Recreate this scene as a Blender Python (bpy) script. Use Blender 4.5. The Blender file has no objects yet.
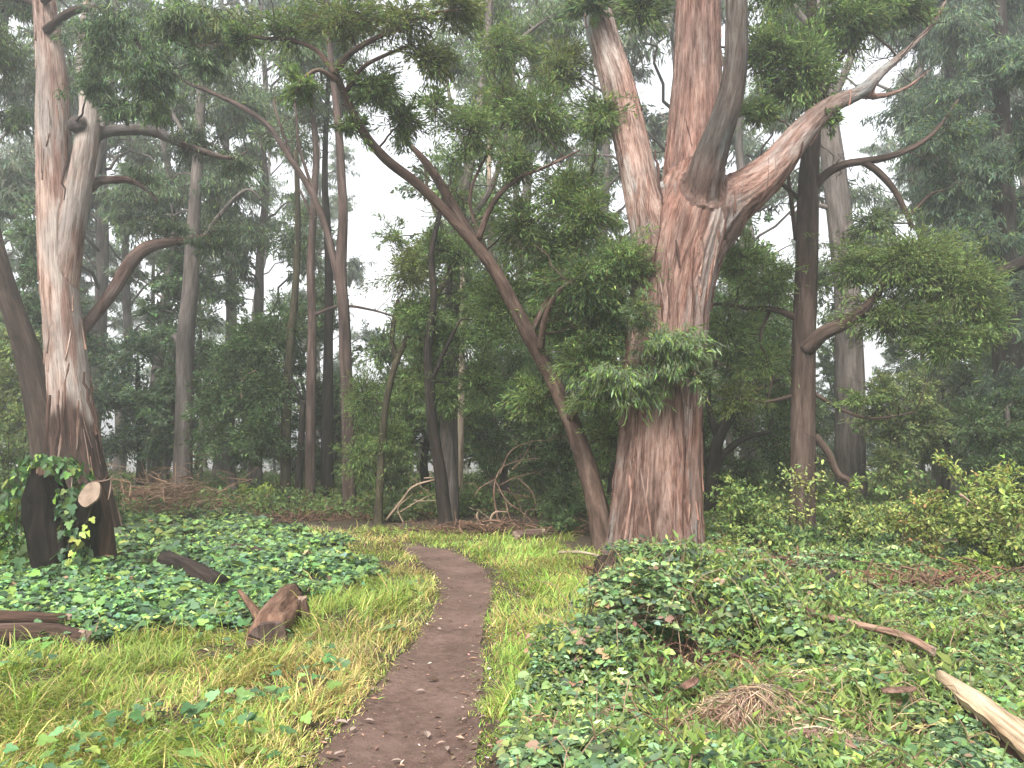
import bpy, math
import numpy as np
from mathutils import Vector, Matrix

# ------------------------------------------------------------------ camera, sky, sun, exposure
S = bpy.context.scene
COL = S.collection
W, H, F = 1024, 768, 773.0
PITCH = math.radians(4.1)
CAMZ = 1.6
cam = bpy.data.cameras.new('camera')
cam.sensor_width = 36.0
cam.lens = 36.0 * F / W
cam.clip_start = 0.05
cam.clip_end = 2000
camo = bpy.data.objects.new('camera', cam)
COL.objects.link(camo)
camo.location = (0, 0, CAMZ)
camo.rotation_euler = (math.radians(90) + PITCH, 0, 0)
S.camera = camo

SUN_EL, SUN_AZ = math.radians(50), math.radians(200)     # azimuth measured from +Y, clockwise: the sun stands behind the camera, high
world = bpy.data.worlds.new('World')
S.world = world
world.use_nodes = True
wt = world.node_tree
wt.nodes.clear()
wo = wt.nodes.new('ShaderNodeOutputWorld')
wb = wt.nodes.new('ShaderNodeBackground')
wh = wt.nodes.new('ShaderNodeHueSaturation')
ws = wt.nodes.new('ShaderNodeTexSky')
ws.sky_type = 'NISHITA'
ws.sun_disc = False
ws.sun_elevation = SUN_EL
ws.sun_rotation = SUN_AZ
ws.air_density = 1.0
ws.dust_density = 4.0
wh.inputs['Saturation'].default_value = 0.14
wb.inputs['Strength'].default_value = 0.09
wt.links.new(ws.outputs[0], wh.inputs['Color'])
wt.links.new(wh.outputs[0], wb.inputs['Color'])
wt.links.new(wb.outputs[0], wo.inputs['Surface'])

sl = bpy.data.lights.new('sun', 'SUN')
sl.energy = 1.5
sl.angle = math.radians(16)
sl.color = (1.0, 0.96, 0.90)
so = bpy.data.objects.new('sun', sl)
COL.objects.link(so)
sd = Vector((math.sin(SUN_AZ) * math.cos(SUN_EL), math.cos(SUN_AZ) * math.cos(SUN_EL), math.sin(SUN_EL)))
so.rotation_euler = sd.to_track_quat('Z', 'Y').to_euler()
so.location = (0, -10, 30)

S.view_settings.view_transform = 'Standard'
S.view_settings.look = 'None'
S.view_settings.gamma = 1.0
S.view_settings.use_curve_mapping = False
S.view_settings.exposure = 2.45
S.render.engine = 'CYCLES'
cy = S.cycles
cy.use_denoising = True
try:
    cy.denoiser = 'OPENIMAGEDENOISE'
    cy.denoising_prefilter = 'ACCURATE'
except Exception:
    pass
cy.max_bounces = 6
cy.diffuse_bounces = 3
cy.glossy_bounces = 1
cy.transmission_bounces = 3
cy.volume_bounces = 1
cy.caustics_reflective = False
cy.caustics_refractive = False
HAZE_DENSITY = 0.0048

# ------------------------------------------------------------------ maths helpers
def P(u, v, Y):
    """the point at depth Y metres that the photo shows at pixel (u, v)"""
    up = (384 - v) / F
    dy = math.cos(PITCH) - up * math.sin(PITCH)
    dz = math.sin(PITCH) + up * math.cos(PITCH)
    t = Y / dy
    return np.array([(u - 512) / F * t, Y, CAMZ + dz * t])

def flat(u, v):
    up = (384 - v) / F
    dy = math.cos(PITCH) - up * math.sin(PITCH)
    dz = math.sin(PITCH) + up * math.cos(PITCH)
    t = -CAMZ / dz
    return np.array([(u - 512) / F * t, dy * t])

def vnoise(p, seed=0):
    p = np.asarray(p, float)
    i = np.floor(p).astype(np.int64)
    f = p - i
    u = f * f * (3 - 2 * f)
    def h(dx, dy, dz):
        n = (i[:, 0] + dx) * 374761393 + (i[:, 1] + dy) * 668265263 + (i[:, 2] + dz) * 1274126177 + seed * 362437
        n = n & 0xFFFFFFFF
        n = ((n ^ (n >> 13)) * 1103515245) & 0xFFFFFFFF
        n = ((n ^ (n >> 15)) * 2246822519) & 0xFFFFFFFF
        n = n ^ (n >> 16)
        return (n & 0xFFFF) / 65535.0
    def L(a, b, t): return a + (b - a) * t
    x0 = L(L(h(0, 0, 0), h(1, 0, 0), u[:, 0]), L(h(0, 1, 0), h(1, 1, 0), u[:, 0]), u[:, 1])
    x1 = L(L(h(0, 0, 1), h(1, 0, 1), u[:, 0]), L(h(0, 1, 1), h(1, 1, 1), u[:, 0]), u[:, 1])
    return L(x0, x1, u[:, 2])

def fbm(p, oct=3, seed=0):
    p = np.asarray(p, float)
    a, s, t = 0.5, 0, 0
    for k in range(oct):
        s = s + a * vnoise(p * (2 ** k), seed + k * 17)
        t += a
        a *= 0.5
    return s / t

def n2(x, y, sc, seed=0, oct=2):
    x = np.atleast_1d(np.asarray(x, float)); y = np.atleast_1d(np.asarray(y, float))
    return fbm(np.stack([x * sc, y * sc, np.full_like(x, 0.37)], 1), oct, seed)

def catmull(pts, per=6):
    pts = np.asarray(pts, float)
    if len(pts) < 3:
        t = np.linspace(0, 1, per + 1)[:, None]
        return pts[0] + (pts[-1] - pts[0]) * t
    q = np.vstack([2 * pts[0] - pts[1], pts, 2 * pts[-1] - pts[-2]])
    out = []
    for i in range(1, len(q) - 2):
        for t in np.linspace(0, 1, per, endpoint=False):
            p0, p1, p2, p3 = q[i - 1], q[i], q[i + 1], q[i + 2]
            out.append(0.5 * (2 * p1 + (p2 - p0) * t + (2 * p0 - 5 * p1 + 4 * p2 - p3) * t * t + (3 * p1 - p0 - 3 * p2 + p3) * t ** 3))
    out.append(pts[-1])
    return np.array(out)

def frames(path):
    T = np.gradient(path, axis=0)
    T /= np.linalg.norm(T, axis=1)[:, None] + 1e-12
    N = np.zeros_like(T)
    a = np.array([1.0, 0, 0]) if abs(T[0][0]) < 0.8 else np.array([0, 1.0, 0])
    n = a - T[0] * a.dot(T[0])
    N[0] = n / np.linalg.norm(n)
    for i in range(1, len(path)):
        n = N[i - 1] - T[i] * N[i - 1].dot(T[i])
        N[i] = n / (np.linalg.norm(n) + 1e-12)
    return T, N, np.cross(T, N)

def arclen(path):
    return np.concatenate([[0], np.cumsum(np.linalg.norm(np.diff(path, axis=0), axis=1))])

def unit(a):
    return a / (np.linalg.norm(a, axis=-1, keepdims=True) + 1e-9)

# ------------------------------------------------------------------ mesh builder
class MB:
    def __init__(self):
        self.V, self.Fs, self.T, self.M, self.B, self.n = [], [], [], [], [], 0
    def add(self, V, faces, tint=(0.5, 0.5, 0.5), bark=None, mat=0):
        V = np.asarray(V, float)
        if not isinstance(faces, list):
            faces = [faces]
        for f in faces:
            f = np.asarray(f, np.int64)
            if len(f) == 0:
                continue
            self.Fs.append(f + self.n)
            t = np.asarray(tint, float)
            if t.ndim == 1:
                t = np.broadcast_to(t, (len(f), 3))
            elif len(t) != len(f):
                t = np.broadcast_to(t.mean(0), (len(f), 3))
            self.T.append(t)
            self.M.append(np.full(len(f), mat, np.int32))
        self.V.append(V)
        self.B.append(V if bark is None else np.asarray(bark, float))
        self.n += len(V)
    def build(self, name, mats, parent=None, origin=(0, 0, 0), smooth=False):
        V = np.vstack(self.V) - np.asarray(origin)
        me = bpy.data.meshes.new(name)
        loops = np.concatenate([f.ravel() for f in self.Fs])
        tot = np.concatenate([np.full(len(f), f.shape[1]) for f in self.Fs])
        st = np.concatenate([[0], np.cumsum(tot)[:-1]])
        me.vertices.add(len(V)); me.vertices.foreach_set('co', V.ravel().astype(np.float32))
        me.loops.add(len(loops)); me.loops.foreach_set('vertex_index', loops.astype(np.int32))
        me.polygons.add(len(tot)); me.polygons.foreach_set('loop_start', st.astype(np.int32))
        me.polygons.foreach_set('material_index', np.concatenate(self.M))
        me.polygons.foreach_set('use_smooth', np.full(len(tot), smooth))
        T = np.vstack(self.T)
        a = me.attributes.new('tint', 'FLOAT_COLOR', 'FACE')
        a.data.foreach_set('color', np.hstack([T, np.ones((len(T), 1))]).ravel().astype(np.float32))
        b = me.attributes.new('bark', 'FLOAT_VECTOR', 'POINT')
        b.data.foreach_set('vector', np.vstack(self.B).ravel().astype(np.float32))
        me.update(calc_edges=True)
        for m in (mats if isinstance(mats, (list, tuple)) else [mats]):
            me.materials.append(m)
        o = bpy.data.objects.new(name, me)
        COL.objects.link(o)
        if parent is not None:
            o.parent = parent
        return o

def tube(path, radii, sides=8, wob=0.0, seed=0, cap=True, boff=(0, 0, 0)):
    path = np.asarray(path, float)
    radii = np.broadcast_to(np.asarray(radii, float), (len(path),))
    T, N, B = frames(path)
    s = arclen(path)
    th = np.linspace(0, 2 * math.pi, sides, endpoint=False)
    c, sn = np.cos(th), np.sin(th)
    R = radii[:, None] * np.ones(sides)
    if wob:
        q = np.stack([np.tile(c * 1.3, len(path)), np.tile(sn * 1.3, len(path)), np.repeat(s / (radii.max() * 4 + 1e-6), sides)], 1)
        R = R * (1 + wob * 2 * (fbm(q, 2, seed).reshape(R.shape) - 0.5))
    V = path[:, None, :] + R[..., None] * (c[None, :, None] * N[:, None, :] + sn[None, :, None] * B[:, None, :])
    bark = np.stack([R * c, R * sn, np.repeat(s[:, None], sides, 1)], -1).reshape(-1, 3) + np.asarray(boff)
    n = len(path)
    i = np.arange(n - 1)[:, None] * sides
    k = np.arange(sides)[None, :]
    k2 = (k + 1) % sides
    q = np.stack([i + k, i + k2, i + sides + k2, i + sides + k], -1).reshape(-1, 4)
    V = V.reshape(-1, 3)
    faces = [q]
    if cap:
        V = np.vstack([V, path[0], path[-1]])
        bark = np.vstack([bark, [0, 0, s[0]], [0, 0, s[-1]]])
        a, b = len(V) - 2, len(V) - 1
        kk = np.arange(sides); k2 = (kk + 1) % sides
        faces.append(np.stack([np.full(sides, a), k2, kk], 1))
        faces.append(np.stack([np.full(sides, b), (n - 1) * sides + kk, (n - 1) * sides + k2], 1))
    return V, faces, bark

LEAF = {  # templates: (along, across, lift)
    'rhomb': ([(0, 0, 0), (.42, .5, .06), (1, 0, -.08), (.42, -.5, .06)], [[0, 1, 2, 3]]),
    'oval': ([(0, 0, 0), (.3, .46, .10), (.68, .40, .06), (1, 0, -.08), (.68, -.40, .06), (.3, -.46, .10), (.5, 0, 0)],
             [[0, 6, 2, 1], [6, 3, 2, 2], [0, 5, 4, 6], [6, 4, 4, 3]]),
    'ivy': ([(0, 0, 0), (-.12, .30, .02), (.25, .52, .05), (.42, .26, .04), (.62, .30, .03), (1, 0, -.06), (.62, -.30, .03), (.42, -.26, .04), (.25, -.52, .05), (-.12, -.30, .02), (.35, 0, -.02)],
            [[10, 1, 0, 0]]),
    'blade': ([(0, .5, 0), (0, -.5, 0), (.4, .42, .05), (.4, -.42, .05), (.75, .26, -.06), (.75, -.26, -.06), (1, 0, -.26)], [[0, 1, 3, 2], [2, 3, 5, 4]]),
}
LEAF['oval'] = (LEAF['oval'][0], [[0, 6, 1], [6, 2, 1], [6, 3, 2], [0, 5, 6], [6, 5, 4], [6, 4, 3]])
LEAF['ivy'] = (LEAF['ivy'][0], [[10, i + 1, i] for i in range(9)] + [[10, 0, 9]])
LEAF['ovalq'] = ([(0, 0, 0), (.45, .5, .09), (1, 0, -.06), (.45, -.5, .09)], [[0, 2, 1], [0, 3, 2]])

def leaves(mb, Pn, D, N, L, Wd, tint, kind='rhomb', bend=None, mat=0):
    n = len(Pn)
    if n == 0:
        return
    tv, tf = LEAF[kind]
    tv = np.array(tv); 
    D = unit(D)
    N = unit(N - (N * D).sum(1, keepdims=True) * D)
    Bn = np.cross(D, N)
    L = np.broadcast_to(np.asarray(L, float), (n,)); Wd = np.broadcast_to(np.asarray(Wd, float), (n,))
    z = tv[None, :, 2] * L[:, None]
    if bend is not None:
        z = z - bend[:, None] * (tv[None, :, 0] ** 2) * L[:, None]
    V = (Pn[:, None] + D[:, None] * (tv[None, :, 0] * L[:, None])[..., None] + Bn[:, None] * (tv[None, :, 1] * Wd[:, None])[..., None] + N[:, None] * z[..., None])
    k = len(tv)
    base = (np.arange(n) * k)[:, None, None]
    by = {}
    for f in tf:
        by.setdefault(len(f), []).append(f)
    off = 0
    V = V.reshape(-1, 3)
    first = True
    for kk, fl in by.items():
        fa = np.array(fl)
        faces = (base + fa[None]).reshape(-1, kk)
        tt = np.repeat(tint, len(fa), 0)
        if first:
            mb.add(V, faces, tt, mat=mat)
            first = False
        else:
            mb.Fs.append(faces + mb.n - len(V)); mb.T.append(tt); mb.M.append(np.full(len(faces), mat, np.int32))
    if kind == 'blade':
        faces = (base + np.array([[4, 5, 6]])[None]).reshape(-1, 3)
        mb.Fs.append(faces + mb.n - len(V)); mb.T.append(tint); mb.M.append(np.full(len(faces), mat, np.int32))

def tints(rng, n, base, var=0.22, alts=()):
    c = np.tile(np.array(base, float), (n, 1))
    for col, fr in alts:
        m = rng.random(n) < fr
        c[m] = col
    g = np.exp(rng.normal(0, var, (n, 1)))
    h = np.exp(rng.normal(0, 0.08, (n, 3)))
    return np.clip(c * g * h, 0.004, 0.8)

# ------------------------------------------------------------------ tags
def tag(o, label=None, cat=None, group=None, kind=None):
    if label: o['label'] = label
    if cat: o['category'] = cat
    if group: o['group'] = group
    if kind: o['kind'] = kind
    return o

def thing(name, loc, label, cat, group=None):
    o = bpy.data.objects.new(name, None)
    COL.objects.link(o)
    o.location = tuple(float(a) for a in loc)
    o.empty_display_size = 0.2
    return tag(o, label, cat, group)

def copy_thing(root, loc, rz, sc, label=None, group=None):
    r = root.copy(); COL.objects.link(r)
    r.location = tuple(float(a) for a in loc); r.rotation_euler = (0, 0, rz); r.scale = (sc, sc, sc)
    if label: r['label'] = label
    if group: r['group'] = group
    for ch in list(root.children):
        c = ch.copy(); COL.objects.link(c); c.parent = r
    return r

# ------------------------------------------------------------------ materials
def new_mat(name):
    m = bpy.data.materials.new(name); m.use_nodes = True
    nt = m.node_tree; nt.nodes.clear()
    return m, nt, nt.nodes.new('ShaderNodeOutputMaterial')

def leaf_mat(name, transl=0.35, rough=0.5, spec=0.3):
    m, nt, out = new_mat(name)
    at = nt.nodes.new('ShaderNodeAttribute'); at.attribute_name = 'tint'
    pr = nt.nodes.new('ShaderNodeBsdfPrincipled')
    pr.inputs['Roughness'].default_value = rough
    pr.inputs['Specular IOR Level'].default_value = spec
    tr = nt.nodes.new('ShaderNodeBsdfTranslucent')
    hs = nt.nodes.new('ShaderNodeHueSaturation'); hs.inputs['Value'].default_value = 1.5; hs.inputs['Saturation'].default_value = 1.1; hs.inputs['Hue'].default_value = 0.49
    mx = nt.nodes.new('ShaderNodeMixShader'); mx.inputs[0].default_value = transl
    l = nt.links.new
    l(at.outputs['Color'], pr.inputs['Base Color']); l(at.outputs['Color'], hs.inputs['Color']); l(hs.outputs[0], tr.inputs['Color'])
    l(pr.outputs[0], mx.inputs[1]); l(tr.outputs[0], mx.inputs[2]); l(mx.outputs[0], out.inputs['Surface'])
    return m

def ramp(nt, stops):
    r = nt.nodes.new('ShaderNodeValToRGB')
    e = r.color_ramp.elements
    while len(e) < len(stops):
        e.new(0.5)
    for el, (p, c) in zip(e, stops):
        el.position = p; el.color = (*c, 1)
    return r

def bark_mat(name, stops, patch=None, patch_at=(0.52, 0.60), scale=6.0, stretch=0.14, pscale=1.6, pstretch=0.3, bump=0.7, dist=0.03, fibre=0.75, gain=1.0):
    stops = [(p_, tuple(gain * x_ for x_ in c_)) for p_, c_ in stops]
    m, nt, out = new_mat(name)
    l = nt.links.new
    at = nt.nodes.new('ShaderNodeAttribute'); at.attribute_name = 'bark'
    mp = nt.nodes.new('ShaderNodeMapping'); mp.inputs['Scale'].default_value = (1, 1, stretch)
    no = nt.nodes.new('ShaderNodeTexNoise'); no.inputs['Scale'].default_value = scale; no.inputs['Detail'].default_value = 8; no.inputs['Roughness'].default_value = 0.68
    no.inputs['Distortion'].default_value = 0.25
    l(at.outputs['Vector'], mp.inputs['Vector']); l(mp.outputs[0], no.inputs['Vector'])
    rp = ramp(nt, stops)
    l(no.outputs['Fac'], rp.inputs[0])
    col = rp.outputs[0]
    if patch:
        mp2 = nt.nodes.new('ShaderNodeMapping'); mp2.inputs['Scale'].default_value = (1, 1, pstretch); mp2.inputs['Location'].default_value = (3.1, 1.7, 0.4)
        no2 = nt.nodes.new('ShaderNodeTexNoise'); no2.inputs['Scale'].default_value = pscale; no2.inputs['Detail'].default_value = 6; no2.inputs['Roughness'].default_value = 0.6
        l(at.outputs['Vector'], mp2.inputs['Vector']); l(mp2.outputs[0], no2.inputs['Vector'])
        r2 = ramp(nt, [(patch_at[0], (0, 0, 0)), (patch_at[1], (1, 1, 1))])
        l(no2.outputs['Fac'], r2.inputs[0])
        mx = nt.nodes.new('ShaderNodeMixRGB'); mx.inputs[2].default_value = (*patch, 1)
        l(r2.outputs[0], mx.inputs[0]); l(col, mx.inputs[1])
        # keep some streaks inside the patches
        ml = nt.nodes.new('ShaderNodeMixRGB'); ml.blend_type = 'MULTIPLY'; ml.inputs[0].default_value = 0.45
        r3 = ramp(nt, [(0.35, (0.45, 0.42, 0.40)), (0.62, (1.05, 1.05, 1.05))]); l(no.outputs['Fac'], r3.inputs[0])
        l(mx.outputs[0], ml.inputs[1]); l(r3.outputs[0], ml.inputs[2])
        col = ml.outputs[0]
    mf = nt.nodes.new('ShaderNodeMapping'); mf.inputs['Scale'].default_value = (1, 1, stretch * 0.6)
    nf = nt.nodes.new('ShaderNodeTexNoise'); nf.inputs['Scale'].default_value = scale * 3.2; nf.inputs['Detail'].default_value = 5; nf.inputs['Roughness'].default_value = 0.75
    l(at.outputs['Vector'], mf.inputs['Vector']); l(mf.outputs[0], nf.inputs['Vector'])
    rf = ramp(nt, [(0.36, (0.34, 0.31, 0.30)), (0.50, (0.92, 0.91, 0.90)), (0.66, (1.18, 1.18, 1.17))]); l(nf.outputs['Fac'], rf.inputs[0])
    mfx = nt.nodes.new('ShaderNodeMixRGB'); mfx.blend_type = 'MULTIPLY'; mfx.inputs[0].default_value = fibre
    l(col, mfx.inputs[1]); l(rf.outputs[0], mfx.inputs[2]); col = mfx.outputs[0]
    # broad weathering
    nw = nt.nodes.new('ShaderNodeTexNoise'); nw.inputs['Scale'].default_value = 2.3; nw.inputs['Detail'].default_value = 5
    mw = nt.nodes.new('ShaderNodeMapping'); mw.inputs['Scale'].default_value = (1, 1, 0.45); l(at.outputs['Vector'], mw.inputs['Vector']); l(mw.outputs[0], nw.inputs['Vector'])
    rw = ramp(nt, [(0.35, (0.62, 0.62, 0.63)), (0.62, (1.12, 1.10, 1.08))]); l(nw.outputs['Fac'], rw.inputs[0])
    mwx = nt.nodes.new('ShaderNodeMixRGB'); mwx.blend_type = 'MULTIPLY'; mwx.inputs[0].default_value = 0.8
    l(col, mwx.inputs[1]); l(rw.outputs[0], mwx.inputs[2]); col = mwx.outputs[0]
    # per-face tint multiplies (0.5 = neutral)
    tn = nt.nodes.new('ShaderNodeAttribute'); tn.attribute_name = 'tint'
    m2 = nt.nodes.new('ShaderNodeMixRGB'); m2.blend_type = 'MULTIPLY'; m2.inputs[0].default_value = 1
    mu = nt.nodes.new('ShaderNodeMixRGB'); mu.blend_type = 'ADD'; mu.inputs[0].default_value = 1
    l(tn.outputs['Color'], mu.inputs[1]); l(tn.outputs['Color'], mu.inputs[2])
    l(col, m2.inputs[1]); l(mu.outputs[0], m2.inputs[2])
    pr = nt.nodes.new('ShaderNodeBsdfPrincipled'); pr.inputs['Roughness'].default_value = 0.85; pr.inputs['Specular IOR Level'].default_value = 0.15
    bp = nt.nodes.new('ShaderNodeBump'); bp.inputs['Strength'].default_value = bump; bp.inputs['Distance'].default_value = dist
    ad = nt.nodes.new('ShaderNodeMath'); ad.operation = 'ADD'; l(no.outputs['Fac'], ad.inputs[0]); l(nf.outputs['Fac'], ad.inputs[1])
    l(ad.outputs[0], bp.inputs['Height']); l(bp.outputs[0], pr.inputs['Normal'])
    l(m2.outputs[0], pr.inputs['Base Color']); l(pr.outputs[0], out.inputs['Surface'])
    return m

def soil_mat(name, stops, scale, stops2=None, scale2=1.0, fac=0.5, bump=0.5, dist=0.02):
    m, nt, out = new_mat(name)
    l = nt.links.new
    tc = nt.nodes.new('ShaderNodeTexCoord')
    no = nt.nodes.new('ShaderNodeTexNoise'); no.inputs['Scale'].default_value = scale; no.inputs['Detail'].default_value = 9; no.inputs['Roughness'].default_value = 0.7
    l(tc.outputs['Object'], no.inputs['Vector'])
    rp = ramp(nt, stops); l(no.outputs['Fac'], rp.inputs[0])
    col = rp.outputs[0]
    if stops2:
        nb = nt.nodes.new('ShaderNodeTexNoise'); nb.inputs['Scale'].default_value = scale2; nb.inputs['Detail'].default_value = 4
        l(tc.outputs['Object'], nb.inputs['Vector'])
        rb = ramp(nt, stops2); l(nb.outputs['Fac'], rb.inputs[0])
        mx = nt.nodes.new('ShaderNodeMixRGB'); mx.inputs[0].default_value = fac; mx.blend_type = 'MIX'
        l(col, mx.inputs[1]); l(rb.outputs[0], mx.inputs[2]); col = mx.outputs[0]
    pr = nt.nodes.new('ShaderNodeBsdfPrincipled'); pr.inputs['Roughness'].default_value = 0.95; pr.inputs['Specular IOR Level'].default_value = 0.12
    bp = nt.nodes.new('ShaderNodeBump'); bp.inputs['Strength'].default_value = bump; bp.inputs['Distance'].default_value = dist
    l(no.outputs['Fac'], bp.inputs['Height']); l(bp.outputs[0], pr.inputs['Normal'])
    l(col, pr.inputs['Base Color']); l(pr.outputs[0], out.inputs['Surface'])
    return m

M_LEAF = leaf_mat('leaf', 0.35, 0.6, 0.18)
M_GLOSS = leaf_mat('glossy leaf', 0.25, 0.5, 0.22)
M_LOW = leaf_mat('low leaf', 0.18, 0.6, 0.18)
M_GRASS = leaf_mat('grass blade', 0.35, 0.6, 0.2)
M_DRY = leaf_mat('dry stuff', 0.1, 0.85, 0.1)
M_EUC = bark_mat('gum bark', [(0.27, (0.075, 0.038, 0.030)), (0.39, (0.21, 0.118, 0.092)), (0.50, (0.35, 0.222, 0.180)), (0.66, (0.45, 0.325, 0.275))],
                 patch=(0.36, 0.31, 0.285), patch_at=(0.53, 0.60), scale=15, stretch=0.11, bump=1.0, dist=0.06, gain=0.82)
M_PALE = bark_mat('pale gum bark', [(0.30, (0.12, 0.065, 0.05)), (0.40, (0.30, 0.19, 0.15)), (0.52, (0.46, 0.33, 0.275)), (0.70, (0.56, 0.45, 0.39))],
                  patch=(0.42, 0.365, 0.33), patch_at=(0.46, 0.58), scale=15, stretch=0.09, bump=0.7, dist=0.04, gain=0.86)
M_GREYLIMB = bark_mat('grey limb bark', [(0.3, (0.09, 0.075, 0.065)), (0.5, (0.19, 0.165, 0.15)), (0.7, (0.30, 0.27, 0.25))], scale=6, stretch=0.3, gain=0.60)
M_BROWN = bark_mat('brown bark', [(0.3, (0.030, 0.020, 0.015)), (0.5, (0.105, 0.070, 0.055)), (0.7, (0.20, 0.15, 0.125))], scale=11, stretch=0.12, bump=0.9, dist=0.03, gain=0.55)
M_RED = bark_mat('reddish bark', [(0.3, (0.055, 0.036, 0.030)), (0.5, (0.145, 0.098, 0.083)), (0.7, (0.25, 0.19, 0.17))], scale=10, stretch=0.12, gain=0.55)
M_LEAN = bark_mat('leaning bark', [(0.3, (0.035, 0.022, 0.018)), (0.5, (0.125, 0.080, 0.062)), (0.7, (0.22, 0.16, 0.13))], scale=10, stretch=0.25, gain=0.70)
M_DARK = bark_mat('dark bark', [(0.3, (0.012, 0.009, 0.008)), (0.5, (0.045, 0.034, 0.028)), (0.7, (0.10, 0.08, 0.065))], scale=10, stretch=0.15, bump=0.9, gain=0.50)
M_MOSS = bark_mat('mossy bark', [(0.3, (0.03, 0.026, 0.016)), (0.5, (0.065, 0.055, 0.033)), (0.7, (0.12, 0.105, 0.06))], scale=12, stretch=0.25, gain=0.75)
M_GREY = bark_mat('grey bark', [(0.3, (0.07, 0.058, 0.05)), (0.5, (0.165, 0.14, 0.125)), (0.7, (0.28, 0.25, 0.23))], scale=8, stretch=0.14, gain=0.62)
M_CREAM = bark_mat('cream bark', [(0.3, (0.22, 0.17, 0.12)), (0.5, (0.42, 0.34, 0.26)), (0.7, (0.52, 0.46, 0.38))], scale=8, stretch=0.14, gain=0.80)
M_DEAD = bark_mat('dead wood', [(0.3, (0.10, 0.065, 0.05)), (0.5, (0.24, 0.17, 0.13)), (0.7, (0.38, 0.30, 0.24))], scale=14, stretch=0.15, gain=0.85)
M_SPLIT = bark_mat('split wood', [(0.3, (0.20, 0.12, 0.07)), (0.46, (0.47, 0.37, 0.26)), (0.7, (0.62, 0.53, 0.42))], scale=18, stretch=0.06, bump=0.6, dist=0.01, gain=0.72)
M_CUT = soil_mat('sawn wood', [(0.3, (0.10, 0.072, 0.052)), (0.6, (0.20, 0.15, 0.115))], 14.0, bump=0.3, dist=0.005)
M_SOIL = soil_mat('forest soil', [(0.3, (0.016, 0.011, 0.008)), (0.5, (0.045, 0.033, 0.024)), (0.7, (0.09, 0.068, 0.046))], 6.0,
                  [(0.4, (0.03, 0.028, 0.014)), (0.6, (0.055, 0.037, 0.027))], 0.8, 0.45, 0.8, 0.03)
M_PATH = soil_mat('trodden earth', [(0.25, (0.032, 0.020, 0.0155)), (0.46, (0.084, 0.053, 0.042)), (0.60, (0.122, 0.080, 0.066)), (0.78, (0.18, 0.128, 0.108))], 14.0,
                  [(0.35, (0.058, 0.037, 0.030)), (0.65, (0.130, 0.087, 0.072))], 1.9, 0.5, 1.0, 0.03)

# ------------------------------------------------------------------ terrain
PATH_ROWS = [(900, 205, 492), (830, 258, 487), (768, 312, 481), (735, 337, 480), (700, 366, 481), (668, 392, 482), (645, 410, 482), (622, 428, 485), (605, 437, 489), (592, 440, 492),
             (580, 437, 490), (568, 428, 482), (558, 417, 467), (550, 404, 450), (545.5, 392, 434), (541, 372, 414), (535, 345, 385), (528, 312, 350), (522, 270, 310)]
pc, pw = [], []
for v, a, b in PATH_ROWS:
    A, B_ = flat(a, v), flat(b, v)
    pc.append([(A[0] + B_[0]) / 2, (A[1] + B_[1]) / 2, 0]); pw.append((B_[0] - A[0]) / 2)
pc = np.array(pc); 
pw = np.array(pw)
pw *= 0.99
pw[14:] = 0.16
PCs = catmull(pc, 8)
PWs = np.interp(np.linspace(0, len(pw) - 1, len(PCs)), np.arange(len(pw)), pw)
# the track runs on behind the camera
PCs = np.vstack([PCs[0] + np.array([[-0.75, -5.5, 0], [-0.35, -2.2, 0]]), PCs]); PWs = np.concatenate([[0.45, 0.45], PWs])

def path_d(x, y):
    """distance to the track's centre line in half widths"""
    x = np.atleast_1d(np.asarray(x, float)); y = np.atleast_1d(np.asarray(y, float))
    out = np.full(len(x), 9.0)
    for s in range(0, len(x), 60000):
        d = np.hypot(x[s:s + 60000, None] - PCs[None, :, 0], y[s:s + 60000, None] - PCs[None, :, 1]) / PWs[None]
        out[s:s + 60000] = d.min(1)
    return out

def gz0(x, y):
    x = np.atleast_1d(np.asarray(x, float)); y = np.atleast_1d(np.asarray(y, float))
    z = 0.10 * (n2(x, y, 0.35, 3) - 0.5) + 0.05 * (n2(x, y, 1.3, 5) - 0.5)
    z = z + 0.16 * np.exp(-((x - 1.75) ** 2 / 1.0 + (y - 6.6) ** 2 / 2.2))
    z = z + 0.12 * np.exp(-((x - 1.55) ** 2 / 0.25 + (y - 4.4) ** 2 / 0.2))
    z = z + 0.13 * np.exp(-((x + 4.6) ** 2 / 3.0 + (y - 8.3) ** 2 / 2.0))
    far = np.clip(y - 26, 0, 120)
    z = z - 0.045 * far * np.clip(far / 12, 0, 1)
    return z

def gz(x, y):
    z = gz0(x, y)
    d = path_d(x, y)
    return z - 0.035 * np.exp(-(d / 0.9) ** 4)

def gz1(x, y):
    return float(gz(x, y)[0])

def G(u, v):
    """ground point seen at pixel (u, v)"""
    up = (384 - v) / F
    d = np.array([(u - 512) / F, math.cos(PITCH) - up * math.sin(PITCH), math.sin(PITCH) + up * math.cos(PITCH)])
    t = -CAMZ / d[2]
    for _ in range(6):
        p = d * t
        t = (gz1(p[0], p[1]) - CAMZ) / d[2]
    p = d * t
    return np.array([p[0], p[1], gz1(p[0], p[1])])

def poly_px(pts):
    return np.array([flat(u, v) for u, v in pts])

def inside(poly, x, y):
    r = np.zeros(len(x), bool)
    n = len(poly)
    for i in range(n):
        x0, y0 = poly[i]; x1, y1 = poly[(i + 1) % n]
        c = ((y0 > y) != (y1 > y))
        r ^= c & (x < (x1 - x0) * (y - y0) / (y1 - y0 + 1e-12) + x0)
    return r

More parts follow.
